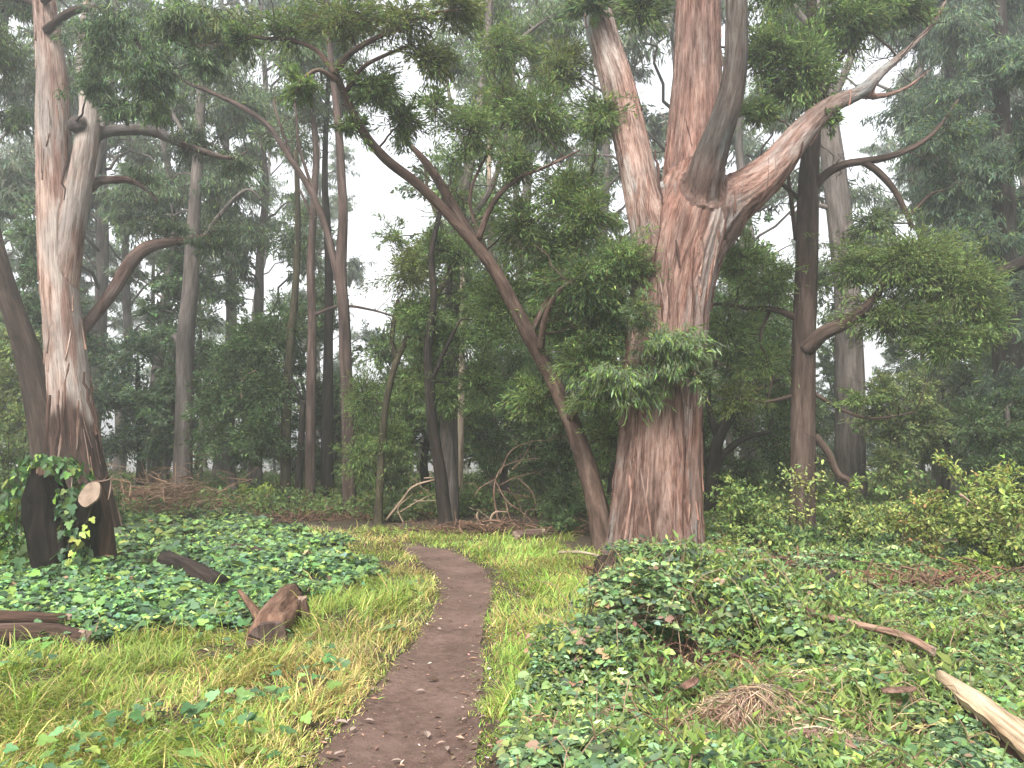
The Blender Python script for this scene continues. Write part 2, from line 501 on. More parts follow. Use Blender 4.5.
# ground sheet
def axis(lo, hi, step, far, grow=1.35):
    c = list(np.arange(lo, hi + 1e-6, step))
    s = step; a = c[-1]
    while a < far:
        s = min(s * grow, 12); a += s; c.append(a)
    s = step; a = c[0]; pre = []
    while a > -far:
        s = min(s * grow, 12); a -= s; pre.append(a)
    return np.array(pre[::-1] + c)
gx, gy = axis(-9, 9, 0.10, 230), axis(-3, 18, 0.10, 230)
X, Y_ = np.meshgrid(gx, gy)
xf, yf = X.ravel(), Y_.ravel()
dpt = path_d(xf, yf)
zf = gz0(xf, yf) - 0.035 * np.exp(-(dpt / 0.9) ** 4) - 0.012 * (dpt < 0.95)
rough = 0.035 * (n2(xf, yf, 3.1, 21) - 0.5) * (dpt > 1.3) * (np.abs(yf) < 22)
mb = MB()
nx, ny = len(gx), len(gy)
i = (np.arange(ny - 1)[:, None] * nx + np.arange(nx - 1)[None]).ravel()
mb.add(np.stack([xf, yf, zf + rough], 1), np.stack([i, i + 1, i + nx + 1, i + nx], 1))
tag(mb.build('ground', M_SOIL, smooth=True), kind='structure')

# the track, a sheet just above the ground
mb = MB()
pcf = catmull(PCs, 3); pwf = np.interp(np.linspace(0, 1, len(pcf)), np.linspace(0, 1, len(PWs)), PWs)
T, N, B_ = frames(pcf)
side = unit(np.stack([T[:, 1], -T[:, 0], np.zeros(len(T))], 1))
cs = np.linspace(-1, 1, 17)
edge_l = 1 + 0.16 * (n2(pcf[:, 0] * 1, pcf[:, 1], 3.0, 41) - 0.5) * 2
edge_r = 1 + 0.16 * (n2(pcf[:, 0] * 1, pcf[:, 1], 3.0, 47) - 0.5) * 2
off = np.where(cs[None] < 0, cs[None] * edge_l[:, None], cs[None] * edge_r[:, None]) * pwf[:, None]
V = pcf[:, None, :] + side[:, None, :] * off[..., None]
V = V.reshape(-1, 3)
V[:, 2] = gz(V[:, 0], V[:, 1]) + 0.004 + 0.012 * (n2(V[:, 0], V[:, 1], 6, 51) - 0.5) + 0.0
n_, k_ = len(pcf), 17
i = (np.arange(n_ - 1)[:, None] * k_ + np.arange(k_ - 1)[None]).ravel()
mb.add(V, np.stack([i, i + 1, i + k_ + 1, i + k_], 1))
tag(mb.build('path', M_PATH, smooth=True), kind='structure')

# ------------------------------------------------------------------ haze (air)
def haze_box():
    me = bpy.data.meshes.new('haze')
    x, y0, y1, z0, z1 = 245.0, -245.0, 245.0, -11.0, 34.0
    v = [(-x, y0, z0), (x, y0, z0), (x, y1, z0), (-x, y1, z0), (-x, y0, z1), (x, y0, z1), (x, y1, z1), (-x, y1, z1)]
    me.from_pydata(v, [], [(3, 2, 1, 0), (4, 5, 6, 7), (0, 1, 5, 4), (1, 2, 6, 5), (2, 3, 7, 6), (3, 0, 4, 7)])
    m, nt, out = new_mat('haze air')
    pv = nt.nodes.new('ShaderNodeVolumePrincipled')
    pv.inputs['Color'].default_value = (0.93, 0.95, 0.96, 1)
    pv.inputs['Anisotropy'].default_value = 0.5
    pv.inputs['Density'].default_value = HAZE_DENSITY
    nt.links.new(pv.outputs[0], out.inputs['Volume'])
    me.materials.append(m)
    o = bpy.data.objects.new('haze', me); COL.objects.link(o)
    tag(o, 'pale morning mist hanging among the trees', 'mist', kind='stuff')
haze_box()

# ------------------------------------------------------------------ woody builders
def to_path(pts, Y, per=6):
    """pixel polyline (u, v, half width px, extra depth) at depth Y -> smooth path and radii in metres"""
    q = []
    for p in pts:
        dy = p[3] if len(p) > 3 else 0.0
        a = P(p[0], p[1], Y + dy)
        q.append([*a, p[2] * (Y + dy) / F])
    q = np.array(q)
    c = catmull(q[:, :3], per)
    r = np.interp(np.linspace(0, len(q) - 1, len(c)), np.arange(len(q)), q[:, 3])
    return c, r

def branch_path(a, c, rng, lift=0.15, n=7, wig=0.05):
    d = np.linalg.norm(c - a)
    t = np.linspace(0, 1, n)[:, None]
    p = a + (c - a) * t
    p[:, 2] += (np.sin(t[:, 0] * math.pi) * lift * d)
    p[1:-1] += rng.normal(0, wig * d, (n - 2, 3)) * 0.6
    return p

DENS = 2.0
def clump(lf, wd, c, R, n, rng, style, tint, alts, Lm, anchor=None, ar=0.02, spread=0.30, twig=True, wcol=(0.5, 0.5, 0.5), var=0.25):
    c = np.asarray(c, float); R = np.asarray(R, float)
    if anchor is not None:
        bp = branch_path(anchor, c, rng, lift=0.08)
        wd.add(*_tb(tube(bp, np.linspace(ar, ar * 0.45, len(bp)), 5, seed=1), wcol))
    n = int(n * DENS)
    K = max(8, int(n / 42))
    q = rng.normal(0, 1, (K, 3)); q = unit(q) * (rng.random((K, 1)) ** 0.42) * np.exp(rng.normal(0.03, .20, (K, 1)))
    tips = c + q * R
    sz = np.exp(rng.normal(0, 0.5, K)); sz /= sz.mean()
    rm = R.mean()
    for j in range(K):
        tip = tips[j]
        b0 = c + (tip - c) * 0.15 * rng.random()
        if twig:
            tp = branch_path(b0, tip, rng, lift=0.10, n=5, wig=0.07)
            wd.add(*_tb(tube(tp, np.linspace(max(ar * 0.35, 0.007), 0.003, 5), 3, cap=False), wcol))
        else:
            tp = np.linspace(b0, tip, 5)
        m = int(n / K * sz[j])
        if m < 1: continue
        t = 0.25 + 0.80 * rng.random(m) ** 0.8
        pos = np.stack([np.interp(t, np.linspace(0, 1, 5), tp[:, a]) for a in range(3)], 1)
        sp = spread * .56 * rm * sz[j] ** 0.4
        pos += rng.normal(0, 1, (m, 3)) * np.array([sp, sp, sp * 0.55]) * 0.62
        out = unit(tip - b0)[None] * 0.5 + unit(pos - tp[1]) * 0.6
        rnd = rng.normal(0, 0.55, (m, 3))
        if style == 'euc':
            D = out * 0.4 + rnd + np.array([0, 0, -1.0])
            Nn = rng.normal(0, 1, (m, 3))
            L = Lm * 1.25 * np.exp(rng.normal(0, 0.2, m)); Wd = L * 0.19
            kind = 'rhomb'
        elif style == 'acacia':
            D = out + rnd * 0.9 + np.array([0, 0, -0.15])
            Nn = rng.normal(0, 0.7, (m, 3)) + np.array([0, 0, 0.9])
            L = Lm * np.exp(rng.normal(0, 0.2, m)); Wd = L * 0.24
            kind = 'rhomb'
        else:
            D = out + rnd + np.array([0, 0, -0.25])
            Nn = rng.normal(0, 0.6, (m, 3)) + np.array([0, 0, 1.0])
            L = Lm * 0.75 * np.exp(rng.normal(0, 0.2, m)); Wd = L * 0.48
            kind = 'rhomb'
        tt = tints(rng, m, tint, var, alts) * np.exp(rng.normal(0, 0.24))
        leaves(lf, pos, D, Nn, L, Wd, tt, kind)

def _tb(t, tint=(0.5, 0.5, 0.5)):
    V, f, b = t
    return V, f, tint, b

DENS = 2.0
G_DARK = (0.062, 0.104, 0.040)
G_MID = (0.102, 0.156, 0.050)
G_LIGHT = (0.125, 0.180, 0.050)
G_YEL = (0.165, 0.195, 0.050)
G_BLUE = (0.066, 0.104, 0.066)
G_GREY = (0.110, 0.145, 0.080)
OLIVE = (0.105, 0.130, 0.038)
DRYL = (0.16, 0.10, 0.05)

def twiggy(wd, c, rng, per_m=2.4, lmax=.9, sk=None, r0=.010, tint=(.5, .5, .5)):
    L = arclen(c)[-1]
    for k in range(int(L * per_m)):
        i_ = int(rng.integers(len(c) // 4, len(c)))
        az = rng.random() * 6.283; ln = lmax * (.25 + .75 * rng.random())
        e = c[i_] + np.array([math.cos(az), math.sin(az) * .8, rng.normal(.25, .45)]) * ln
        p = branch_path(c[i_], e, rng, .05, 6, .09)
        wd.add(*_tb(tube(p, np.linspace(r0, .003, 6), 4, cap=False), tint))
        for q in range(2):
            j = int(rng.integers(2, 5)); e2 = p[j] + (e - c[i_]) * .35 + rng.normal(0, .22, 3) * ln
            wd.add(*_tb(tube(branch_path(p[j], e2, rng, .03, 4, .06), np.linspace(r0 * .5, .002, 4), 3, cap=False), tint))

def tree(name, label, cat, Y, trunk, mat, branches=(), clumps=(), group=None, seed=1, sides=10, tint=G_MID, alts=None, Lm=None, style='acacia', wob=0.12, base=None):
    rng = np.random.default_rng(seed)
    c, r = to_path(trunk, Y)
    # root the trunk in the ground
    g = gz1(c[0, 0], c[0, 1])
    org = np.array([c[0, 0], c[0, 1], g])
    wd, lf = MB(), MB()
    c0 = c.copy()
    if c0[0, 2] > g - 0.15:
        c0 = np.vstack([[c0[0, 0], c0[0, 1], g - 0.2], c0]); r0 = np.concatenate([[r[0] * 1.25], r])
    else:
        r0 = r
    boff = rng.random(3) * 20
    wd.add(*_tb(tube(c0, r0, sides, wob, seed, boff=boff)))
    sk = [np.column_stack([c0, r0])]
    for k, b in enumerate(branches):
        bc, br = to_path(b, Y)
        wd.add(*_tb(tube(bc, br, max(5, sides - 3), wob, seed + k + 1, boff=boff + k)))
        sk.append(np.column_stack([bc, br]))
        twiggy(wd, bc, rng)
    sk = np.vstack(sk)
    if alts is None:
        alts = [(G_LIGHT, 0.12), (G_DARK, 0.2)]
    for cl in clumps:
        u, v, dy, rx, ry, n = cl[:6]
        opt = cl[6] if len(cl) > 6 else {}
        yy = Y + dy
        if v < -30: n = int(n * .4)
        cc = P(u, v, yy)
        R = np.array([rx, (rx + ry) * 0.55, ry]) * yy / F
        d = np.linalg.norm(sk[:, :3] - cc, axis=1) + 0.8 * np.maximum(0, sk[:, 2] - cc[2])
        a = sk[d.argmin()]
        ar = min(a[3] * 0.6, 0.012 + 0.008 * np.linalg.norm(a[:3] - cc))
        clump(lf, wd, cc, R, n, rng, opt.get('style', style), opt.get('tint', tint), opt.get('alts', alts), (Lm or 0.085 * max(0.9, yy / 12)) * opt.get('L', 1), a[:3], ar, opt.get('spread', 0.30))
    root = thing(name, org, label, cat, group)
    wd.build('trunk', mat, root, org, smooth=True)
    if lf.n:
        lf.build('crown', M_LEAF, root, org)
    return root

# ------------------------------------------------------------------ fused trunk of the two great gums
def fused(branches, Y, voxel, mats, amp=0.10, fine=0.035, seed=0, tone=None, roots=()):
    """branches: list of (part, pixel polyline). One skin is grown over all of them, ridged like bark, then cut into parts."""
    mb = MB(); sk = []
    for k, (part, pts) in enumerate(branches):
        c, r = to_path(pts, Y, 10)
        V, f, b = tube(c, r, 20)
        mb.add(V, f)
        T, N, B = frames(c)
        sk.append(np.column_stack([c, r, T, N, B, arclen(c) + k * 5.3, np.full(len(c), k)]))
    tmp = mb.build('trunk_skin', M_EUC)
    md = tmp.modifiers.new('skin', 'REMESH'); md.mode = 'VOXEL'; md.voxel_size = voxel
    sm = tmp.modifiers.new('smooth', 'SMOOTH'); sm.iterations = 8; sm.factor = 0.5
    dg = bpy.context.evaluated_depsgraph_get(); dg.update()
    ev = tmp.evaluated_get(dg); me = ev.to_mesh()
    nv = len(me.vertices); V = np.empty(nv * 3, np.float32); me.vertices.foreach_get('co', V); V = V.reshape(-1, 3).astype(float)
    Nn = np.empty(nv * 3, np.float32); me.vertices.foreach_get('normal', Nn); Nn = Nn.reshape(-1, 3).astype(float)
    quads = np.array([list(p.vertices) if len(p.vertices) == 4 else list(p.vertices) + [p.vertices[-1]] for p in me.polygons], np.int64)
    ev.to_mesh_clear()
    old = tmp.data; bpy.data.objects.remove(tmp); bpy.data.meshes.remove(old)
    SK = np.vstack([q for k, q in enumerate(sk) if k not in roots])
    idx = np.empty(nv, np.int64)
    for s in range(0, nv, 4000):
        d = np.linalg.norm(V[s:s + 4000, None, :] - SK[None, :, :3], axis=2) - SK[None, :, 3] * 0.8
        idx[s:s + 4000] = d.argmin(1)
    A = SK[idx]
    off = V - A[:, :3]
    bx = (off * A[:, 7:10]).sum(1); by = (off * A[:, 10:13]).sum(1); ss = A[:, 13] + (off * A[:, 4:7]).sum(1)
    rr = np.hypot(bx, by) + 1e-6
    cth, sth = bx / rr, by / rr
    q = np.stack([cth * 1.6, sth * 1.6, ss * 0.30], 1)
    lowr = np.clip(A[:, 3], 0.05, 0.7)
    disp = amp * lowr * (fbm(q, 2, seed) - 0.5) * 2
    w = np.stack([cth * 6.0 + 0.6 * fbm(q * 2, 2, seed + 5), sth * 6.0, ss * 0.55], 1)
    ridg = 1 - np.abs(2 * fbm(w, 2, seed + 9) - 1) * 2
    disp = disp + fine * lowr * (ridg - 0.4)
    w2 = np.stack([cth * 15, sth * 15, ss * 1.6], 1)
    disp = disp + fine * 0.6 * lowr * (fbm(w2, 2, seed + 13) - 0.5)
    V = V + Nn * disp[:, None]
    bark = np.stack([bx, by, ss], 1)
    fk = A[:, 14].astype(int)[quads]
    fk = np.median(fk, axis=1).astype(int)
    tn = np.full((nv, 3), 0.5) if tone is None else tone(V, ss, fk, A)
    ft = tn[quads].mean(1)
    res = []
    parts = {}
    for k, (part, pts) in enumerate(branches):
        parts.setdefault(part, []).append(k)
    return V, quads, bark, fk, ft, parts, SK

def cut_parts(V, quads, bark, fk, ft, ks, name, mat, root, org, extra=None):
    m = np.isin(fk, ks)
    q = quads[m]
    used, inv = np.unique(q, return_inverse=True)
    b = MB()
    b.add(V[used], inv.reshape(-1, 4), ft[m], bark[used])
    # drop doubled corners of triangles
    b.Fs = []; 
    qq = inv.reshape(-1, 4)
    tri = qq[:, 2] == qq[:, 3]
    b.T, b.M = [], []
    for sel, k in ((~tri, 4), (tri, 3)):
        if sel.any():
            b.Fs.append(qq[sel][:, :k]); b.T.append(ft[m][sel]); b.M.append(np.zeros(sel.sum(), np.int32))
    if extra is not None and extra.n:
        for f_, t_ in zip(extra.Fs, extra.T):
            b.Fs.append(f_ + b.n); b.T.append(t_); b.M.append(np.zeros(len(f_), np.int32))
        b.V += extra.V; b.B += extra.B; b.n += extra.n
    return b.build(name, mat, root, org, smooth=True)

from mathutils.bvhtree import BVHTree
def peel(V, quads, sel, n, seed, lmin, lmax, wmin, wmax, cols, lift=.02, zmax=99):
    """loose ribbons of bark that follow the skin of a trunk and lift at one end"""
    rng = np.random.default_rng(seed)
    bvh = BVHTree.FromPolygons([tuple(v) for v in V], [tuple(dict.fromkeys(q)) for q in quads[sel].tolist()])
    vs = np.unique(quads[sel]); vs = vs[(V[vs, 2] < zmax) & (V[vs, 2] > .3) & (V[vs, 1] < V[vs, 1].mean() + .4)]
    mb = MB()
    for k in range(n):
        p = V[vs[int(rng.integers(len(vs)))]].copy(); ln = lmin + (lmax - lmin) * rng.random() ** 1.5; w = wmin + (wmax - wmin) * rng.random() ** 2
        m = 9; pts, nn = [], []
        d = np.array([rng.normal(0, .10), rng.normal(0, .10), -1.0])
        for j in range(m):
            co, no, _, _ = bvh.find_nearest(Vector(p))
            if co is None: break
            co, no = np.array(co), np.array(no)
            pts.append(co); nn.append(no)
            dd = d - no * d.dot(no); dd /= np.linalg.norm(dd) + 1e-9
            p = co + dd * ln / (m - 1)
        if len(pts) < m: continue
        pts, nn = np.array(pts), unit(np.array(nn)); t = np.linspace(0, 1, m)
        T = unit(np.gradient(pts, axis=0)); Sd = unit(np.cross(T, nn))
        ww = w * np.interp(t, [0, .15, .6, 1], [.45, 1, .8, .12]) * (1 + rng.normal(0, .15, m))
        up = .004 + lift * (np.abs(t - .1) ** 2.2) * (.3 + rng.random() * 1.4)
        c = pts + nn * up[:, None]
        a, b = c - Sd * ww[:, None] * .5 - nn * .003, c + Sd * ww[:, None] * .5 - nn * .003
        c2 = c + nn * (w * .10 + .003)
        i0 = pts - Sd * ww[:, None] * .4 - nn * .012; i1 = pts + Sd * ww[:, None] * .4 - nn * .012
        VV = np.stack([a, c2, b, i1, i0], 1).reshape(-1, 3)
        q = []
        for j in range(m - 1):
            for e in range(5):
                q.append([j * 5 + e, j * 5 + (e + 1) % 5, (j + 1) * 5 + (e + 1) % 5, (j + 1) * 5 + e])
        col = np.array(cols[int(rng.integers(len(cols)))]) * (.8 + .4 * rng.random())
        bk = np.stack([np.tile([-.5, -.25, 0, .25, .5], m) * w + rng.random() * 9, np.full(m * 5, rng.random() * 9), np.repeat(t * ln, 5)], 1)
        mb.add(VV, np.array(q), col, bk)
    return mb

# ------------------------------------------------------------------ the great gum by the track
YB = 11.2
BIG = [
    ('trunk', [(653, 585, 62), (653, 562, 56), (654, 545, 49), (655, 520, 46), (657, 480, 43), (661, 400, 39.5), (668, 320, 39), (676, 270, 41), (688, 225, 45), (697, 190, 38, .05)]),
    ('trunk', [(655, 545, 34, -.25), (632, 560, 15, -.35), (612, 578, 6, -.45)]),
    ('trunk', [(660, 540, 32, -.2), (688, 560, 15, -.2), (708, 580, 6, -.2)]),
    ('trunk', [(660, 545, 30, .25), (664, 575, 14, .6)]),
    ('limb', [(664, 275, 24, -.05), (652, 230, 21, -.1), (641, 185, 18.5, -.1), (631, 140, 17.5, -.05), (619, 90, 17, 0), (604, 40, 15.5, .1), (594, 0, 14.5, .2), (580, -60, 13, .3), (560, -150, 10, .5), (545, -240, 6, .7)]),
    ('stem', [(692, 235, 36, .05), (692, 190, 31, .1), (694, 140, 27, .15), (697, 80, 24.5, .2), (698, 20, 23, .25), (699, -60, 21, .3), (704, -160, 17, .4), (700, -280, 11, .6), (705, -360, 6, .7)]),
    ('bough', [(700, 200, 20, -.35), (707, 168, 18, -.55), (719, 132, 14.5, -.62), (731, 95, 13, -.65), (736, 60, 12, -.65), (737, 20, 11.5, -.6), (737, -40, 10, -.5), (745, -130, 7, -.4), (760, -210, 4, -.3)]),
    ('arm', [(705, 225, 34), (728, 203, 27, -.05), (752, 187, 21, -.1), (778, 163, 16, -.1), (803, 132, 13, -.1), (830, 106, 9.5, 0), (860, 92, 7, .1), (884, 70, 5, .2), (905, 52, 3.4, .4), (935, 20, 2.6, .6), (960, -30, 1.6, .8)]),
    ('arm', [(855, 93, 5, .1), (880, 96, 3.4, .2), (905, 88, 2.4, .3), (930, 70, 1.6, .4)]),
]
def tone_big(V, ss, fk, A):
    t = np.full((len(V), 3), 0.5)
    z = V[:, 2]
    low = np.clip((2.0 - z) / 2.2, 0, 1)[:, None]                     # old rough bark low down: browner and duller
    nz = fbm(V * np.array([2.2, 2.2, 0.5]), 3, 71)
    t *= 1 - 0.30 * low * np.array([1.0, 0.97, 0.97])
    red = np.clip((nz - 0.55) * 6, 0, 1)[:, None]
    t = t * (1 + red * np.array([0.06, -0.10, -0.14]))
    left = np.clip((fbm(V * np.array([1.1, 1.1, 0.35]) + 7, 2, 77) - 0.5) * 5, 0, 1)[:, None]
    t = t * (1 - 0.22 * left)
    k = A[:, 14]
    sl_ = ss - k * 5.3
    def shift(sel, s0, s1, c, nz_=0.0):
        f = np.clip((sl_ + nz_ * (nz - .5) - s0) / (s1 - s0), 0, 1)[:, None]
        t[sel] = (t * (1 + f * (np.array(c) - 1)))[sel]
    shift(k == 4, .3, 1.3, (1.34, 1.62, 1.72), 1.4)
    shift(k == 6, .0, .7, (.36, .47, .50), .8)
    shift((k == 7) | (k == 8), 1.6, 3.2, (.80, .95, 1.0), 2.0)
    return np.clip(t, .05, .95)
Vb, qb, bb, fkb, ftb, parts, SKB = fused(BIG, YB, 0.032, None, amp=0.12, fine=0.075, seed=4, tone=tone_big, roots=(1, 2, 3))
gb = P(655, 552, YB); gb[2] = gz1(gb[0], gb[1])
big = thing('gum_tree', gb, 'massive gum tree with peeling pink bark, forking into four limbs beside the track', 'tree')
PC_ = [(.42, .38, .36), (.30, .25, .24), (.52, .45, .42), (.55, .5, .48), (.24, .19, .18)]
cut_parts(Vb, qb, bb, fkb, ftb, [0, 1, 2, 3], 'trunk', M_EUC, big, gb, peel(Vb, qb, fkb == 0, 200, 61, .25, 1.1, .015, .06, PC_, .022))
for ks, lab, mt in (([4], 'pale smooth limb rising from the fork', M_EUC), ([5], 'thick pink stem with stringy bark', M_EUC), ([6], 'dark grey curved limb', M_EUC), ([7, 8], 'pink and grey limb reaching out sideways', M_EUC)):
    tag(cut_parts(Vb, qb, bb, fkb, ftb, ks, 'limb', mt, big, gb, peel(Vb, qb, np.isin(fkb, ks), {4: 34, 5: 70, 7: 26}.get(ks[0], 0), 60 + ks[0], .25, .9, .012, .045, PC_, .025)), lab)
rng = np.random.default_rng(5)
lf, wd = MB(), MB()
def bclumps(lst, Y, SK, seed, tint, alts, style, lf, wd, Lm=0.10):
    rng = np.random.default_rng(seed)
    for u, v, dy, rx, ry, n, *o in lst:
        opt = o[0] if o else {}
        yy = Y + dy
        if v < -30: n = int(n * .4)
        cc = P(u, v, yy); R = np.array([rx, (rx + ry) * .55, ry]) * yy / F
        d = np.linalg.norm(SK[:, :3] - cc, axis=1) + 0.8 * np.maximum(0, SK[:, 2] - cc[2])
        a = SK[d.argmin()]
        clump(lf, wd, cc, R, n, rng, opt.get('style', style), opt.get('tint', tint), opt.get('alts', alts), Lm * opt.get('L', 1), a[:3], min(a[3] * .5, .012 + .009 * d.min()), opt.get('spread', 0.3))
GA = [(G_LIGHT, .12), (G_DARK, .22), (OLIVE, .1)]
bclumps([(800, 75, .3, 48, 40, 3300), (765, 50, .2, 34, 34, 1700), (850, 22, .5, 46, 26, 2300), (900, 8, .6, 36, 22, 1500), (640, 12, .5, 34, 22, 1300), (590, 5, -.3, 26, 14, 700, {'tint': G_DARK}), (780, -20, .2, 60, 26, 1800),
         (660, -40, .3, 70, 26, 1800), (560, -50, .3, 60, 30, 1600), (870, -50, .5, 80, 30, 1800), (760, 110, .1, 24, 18, 800), (828, 118, .1, 18, 16, 500),
         (620, -170, .4, 120, 50, 2500), (740, -220, .4, 130, 60, 2500), (560, -260, .6, 100, 50, 2000)], YB, SKB, 8, G_MID, GA, 'acacia', lf, wd)
rng = np.random.default_rng(55)
for kk in (7, 8, 6, 4):
    sel = SKB[SKB[:, 14] == kk]; sel = sel[np.argsort(sel[:, 13])]
    twiggy(wd, sel[len(sel) // 2:, :3], rng, 2.2, 1.0)
wd.build('twigs', M_BROWN, big, gb, smooth=True)
lf.build('crown', M_LEAF, big, gb)
# hanging bark ribbons on the great gum
rng = np.random.default_rng(9)
for (u0, v0, u1, v1, dy) in ((690, 505, 700, 548, -.45), (655, 150, 664, 215, -.45), (676, 240, 680, 268, -.62)):
    b = MB()
    a0, a1 = P(u0, v0, YB + dy), P(u1, v1, YB + dy)
    p = branch_path(a0, a1, rng, lift=0.02, n=8, wig=0.03)
    V, f, bk = tube(p, np.interp(np.arange(8), [0, 3, 7], [.012, .022, .008]), 6)
    V = V + 0
    b.add(V, f, (0.5, 0.42, 0.40), bk)
    b.build('bark_strip', M_RED, big, gb, smooth=True)

# ------------------------------------------------------------------ the pale twin gum
YL = 13.5
LG = [
    ('trunk', [(88, 560, 40), (87, 530, 31), (82, 490, 26), (76, 445, 22.5), (71, 400, 20), (65, 340, 18.5), (59, 280, 17.5), (57, 230, 18), (55, 170, 17), (53, 120, 16), (52, 75, 14.5), (48, 35, 12.5), (44, 0, 11), (38, -70, 9.5), (36, -150, 7), (40, -230, 4)]),
    ('trunk', [(84, 500, 20, .1), (104, 535, 11, .0), (118, 565, 5, 0)]),
    ('stem', [(62, 350, 8, .1), (65, 300, 11, .05), (69, 262, 12, -.05), (73, 225, 12, -.12), (79, 185, 12, -.15), (86, 145, 11.5, -.15), (89, 112, 9.5, -.1), (85, 85, 7, -.1), (82, 55, 5.5, 0), (84, 20, 4, 0), (92, -30, 2.5, .1)]),
    ('knot', [(72, 126, 6, -.15), (77, 124, 9, -.33), (76, 121, 7, -.42)]),
    ('arm', [(84, 150, 6.7, 0), (100, 134, 5.9, .1), (122, 130, 5.9, .2), (150, 131, 5.5, .3), (176, 141, 4.8, .4), (205, 152, 3.7, .4), (232, 158, 2.5, .5), (250, 150, 1.2, .6)]),
    ('arm', [(82, 195, 5.2, 0), (98, 182, 4.8, .1), (114, 180, 4.4, .1), (132, 181, 3.7, .2), (146, 190, 2.2, .2), (160, 204, 1.5, .2)]),
    ('arm', [(68, 345, 6.7, .1), (92, 318, 5.9, .4), (112, 292, 6.3, .5), (130, 263, 7.0, .6), (146, 248, 6.7, .7), (168, 242, 5.2, .8), (190, 240, 3.4, .9), (212, 232, 1.9, 1.0), (226, 222, 1.0, 1.1)]),
]
def tone_left(V, ss, fk, A):
    t = np.full((len(V), 3), 0.5)
    z = V[:, 2]
    nz = fbm(V * np.array([5, 5, 0.6]), 3, 91)
    zs = 2.05 + 1.3 * (nz - 0.5)                                        # the dark stringy skirt ends in a ragged line
    dark = np.clip((zs - z) * 5, 0, 1)[:, None]
    t = t * (1 - dark * np.array([0.80, 0.84, 0.85]))
    nb = fbm(V * np.array([7, 7, 0.5]) + 3, 3, 93)
    st = np.clip((nb - 0.60) * 9, 0, 1)[:, None]
    t = t * (1 - st * np.array([0.35, 0.52, 0.56]))
    arms = A[:, 14] >= 3
    t[arms] = t[arms] * np.array([0.40, 0.41, 0.43])
    t[A[:, 14] == 3] *= np.array([0.55, 0.5, 0.5])
    t[A[:, 14] == 6] *= np.array([1.0, 0.90, 0.86])
    return t
Vb, qb, bb, fkb, ftb, parts, SKL = fused(LG, YL, 0.034, None, amp=0.10, fine=0.05, seed=14, tone=tone_left, roots=(1,))
gl = P(87, 530, YL); gl[2] = gz1(gl[0], gl[1])
lg = thing('gum_tree', gl, 'pale pink twin stemmed gum tree with dark stringy base behind the black stump', 'tree')
cut_parts(Vb, qb, bb, fkb, ftb, [0, 1], 'trunk', M_PALE, lg, gl, peel(Vb, qb, fkb == 0, 110, 63, .25, 1.0, .012, .05, [(.30, .24, .22), (.20, .14, .12), (.42, .36, .33), (.5, .46, .44)], .025))
tag(cut_parts(Vb, qb, bb, fkb, ftb, [2, 3], 'stem', M_PALE, lg, gl), 'second pale stem hugging the main trunk')
for k, lab in ((4, 'thick grey limb curving away to the side'), (5, 'short crooked grey limb'), (6, 'low reddish limb bending upward')):
    tag(cut_parts(Vb, qb, bb, fkb, ftb, [k], 'limb', M_PALE, lg, gl), lab)
lf, wd = MB(), MB()
for bch in ([(47, 30, 5, -.2), (75, 10, 4, -.9), (105, 12, 3.2, -1.4), (135, 40, 2.5, -1.8), (150, 75, 1.6, -1.9)], [(44, 0, 5, -.2), (80, -25, 4, -1.0), (140, -20, 3, -1.8), (190, 5, 2, -2.2)],
            [(85, 90, 2.5, -.3), (92, 60, 2, -.8), (100, 40, 1.4, -1.0)], [(45, 10, 4, .2), (20, 0, 3, .8), (-10, 20, 2, 1.0)]):
    c, r = to_path(bch, YL); wd.add(*_tb(tube(c, r, 6, .1, 3)))
    SKL = np.vstack([SKL, np.column_stack([c, r, np.zeros((len(c), SKL.shape[1] - 4))])])
bclumps([(118, 38, -1.7, 44, 40, 3200), (150, 78, -1.9, 34, 34, 2000), (95, 85, -1.0, 22, 30, 1000), (185, 22, -2.1, 44, 30, 2200, {'tint': G_MID}), (230, 30, -2.2, 40, 28, 1400, {'tint': OLIVE}), (120, 108, -1.7, 26, 16, 700), (160, 112, -1.9, 16, 14, 400, {'tint': G_MID}), (205, 62, -2.2, 24, 20, 700),
         (100, -40, -1.2, 90, 30, 2000), (200, -50, -2, 80, 30, 1800), (10, 5, .9, 30, 24, 1200, {'tint': G_GREY}), (240, 165, .8, 30, 16, 600, {'tint': G_GREY}), (215, 240, 1.0, 30, 22, 700, {'tint': G_GREY}), (165, 225, .9, 26, 14, 400, {'tint': G_GREY}), (190, 140, .5, 30, 20, 700, {'tint': G_GREY}), (140, 175, .3, 22, 14, 400, {'tint': G_GREY}), (10, -90, .3, 110, 50, 2500), (150, -150, -1, 110, 50, 2200)],
        YL, SKL, 18, G_DARK, [(G_MID, .25), (G_BLUE, .2)], 'euc', lf, wd, 0.085)
rng = np.random.default_rng(56)
for kk in (4, 5, 6):
    sel = SKL[(SKL[:, 14] == kk) & (SKL[:, 4:7] ** 2).sum(1) > 0] if False else SKL[SKL[:, 14] == kk]
    twiggy(wd, sel[len(sel) // 3:, :3], rng, 3.2, .9)
wd.build('twigs', M_BROWN, lg, gl, smooth=True)
lf.build('crown', M_GLOSS, lg, gl)
rng = np.random.default_rng(19)
for (u0, v0, u1, v1) in ((50, 395, 44, 470), (58, 405, 56, 480), (84, 372, 96, 440), (90, 390, 102, 450), (66, 130, 64, 200)):
    b = MB(); p = branch_path(P(u0, v0, YL - .48), P(u1, v1, YL - .62), rng, 0.0, 8, 0.03)
    b.add(*_tb(tube(p, np.interp(np.arange(8), [0, 3, 7], [.02, .03, .008]), 6), (.4, .33, .3)))
    b.build('bark_strip', M_RED, lg, gl, smooth=True)

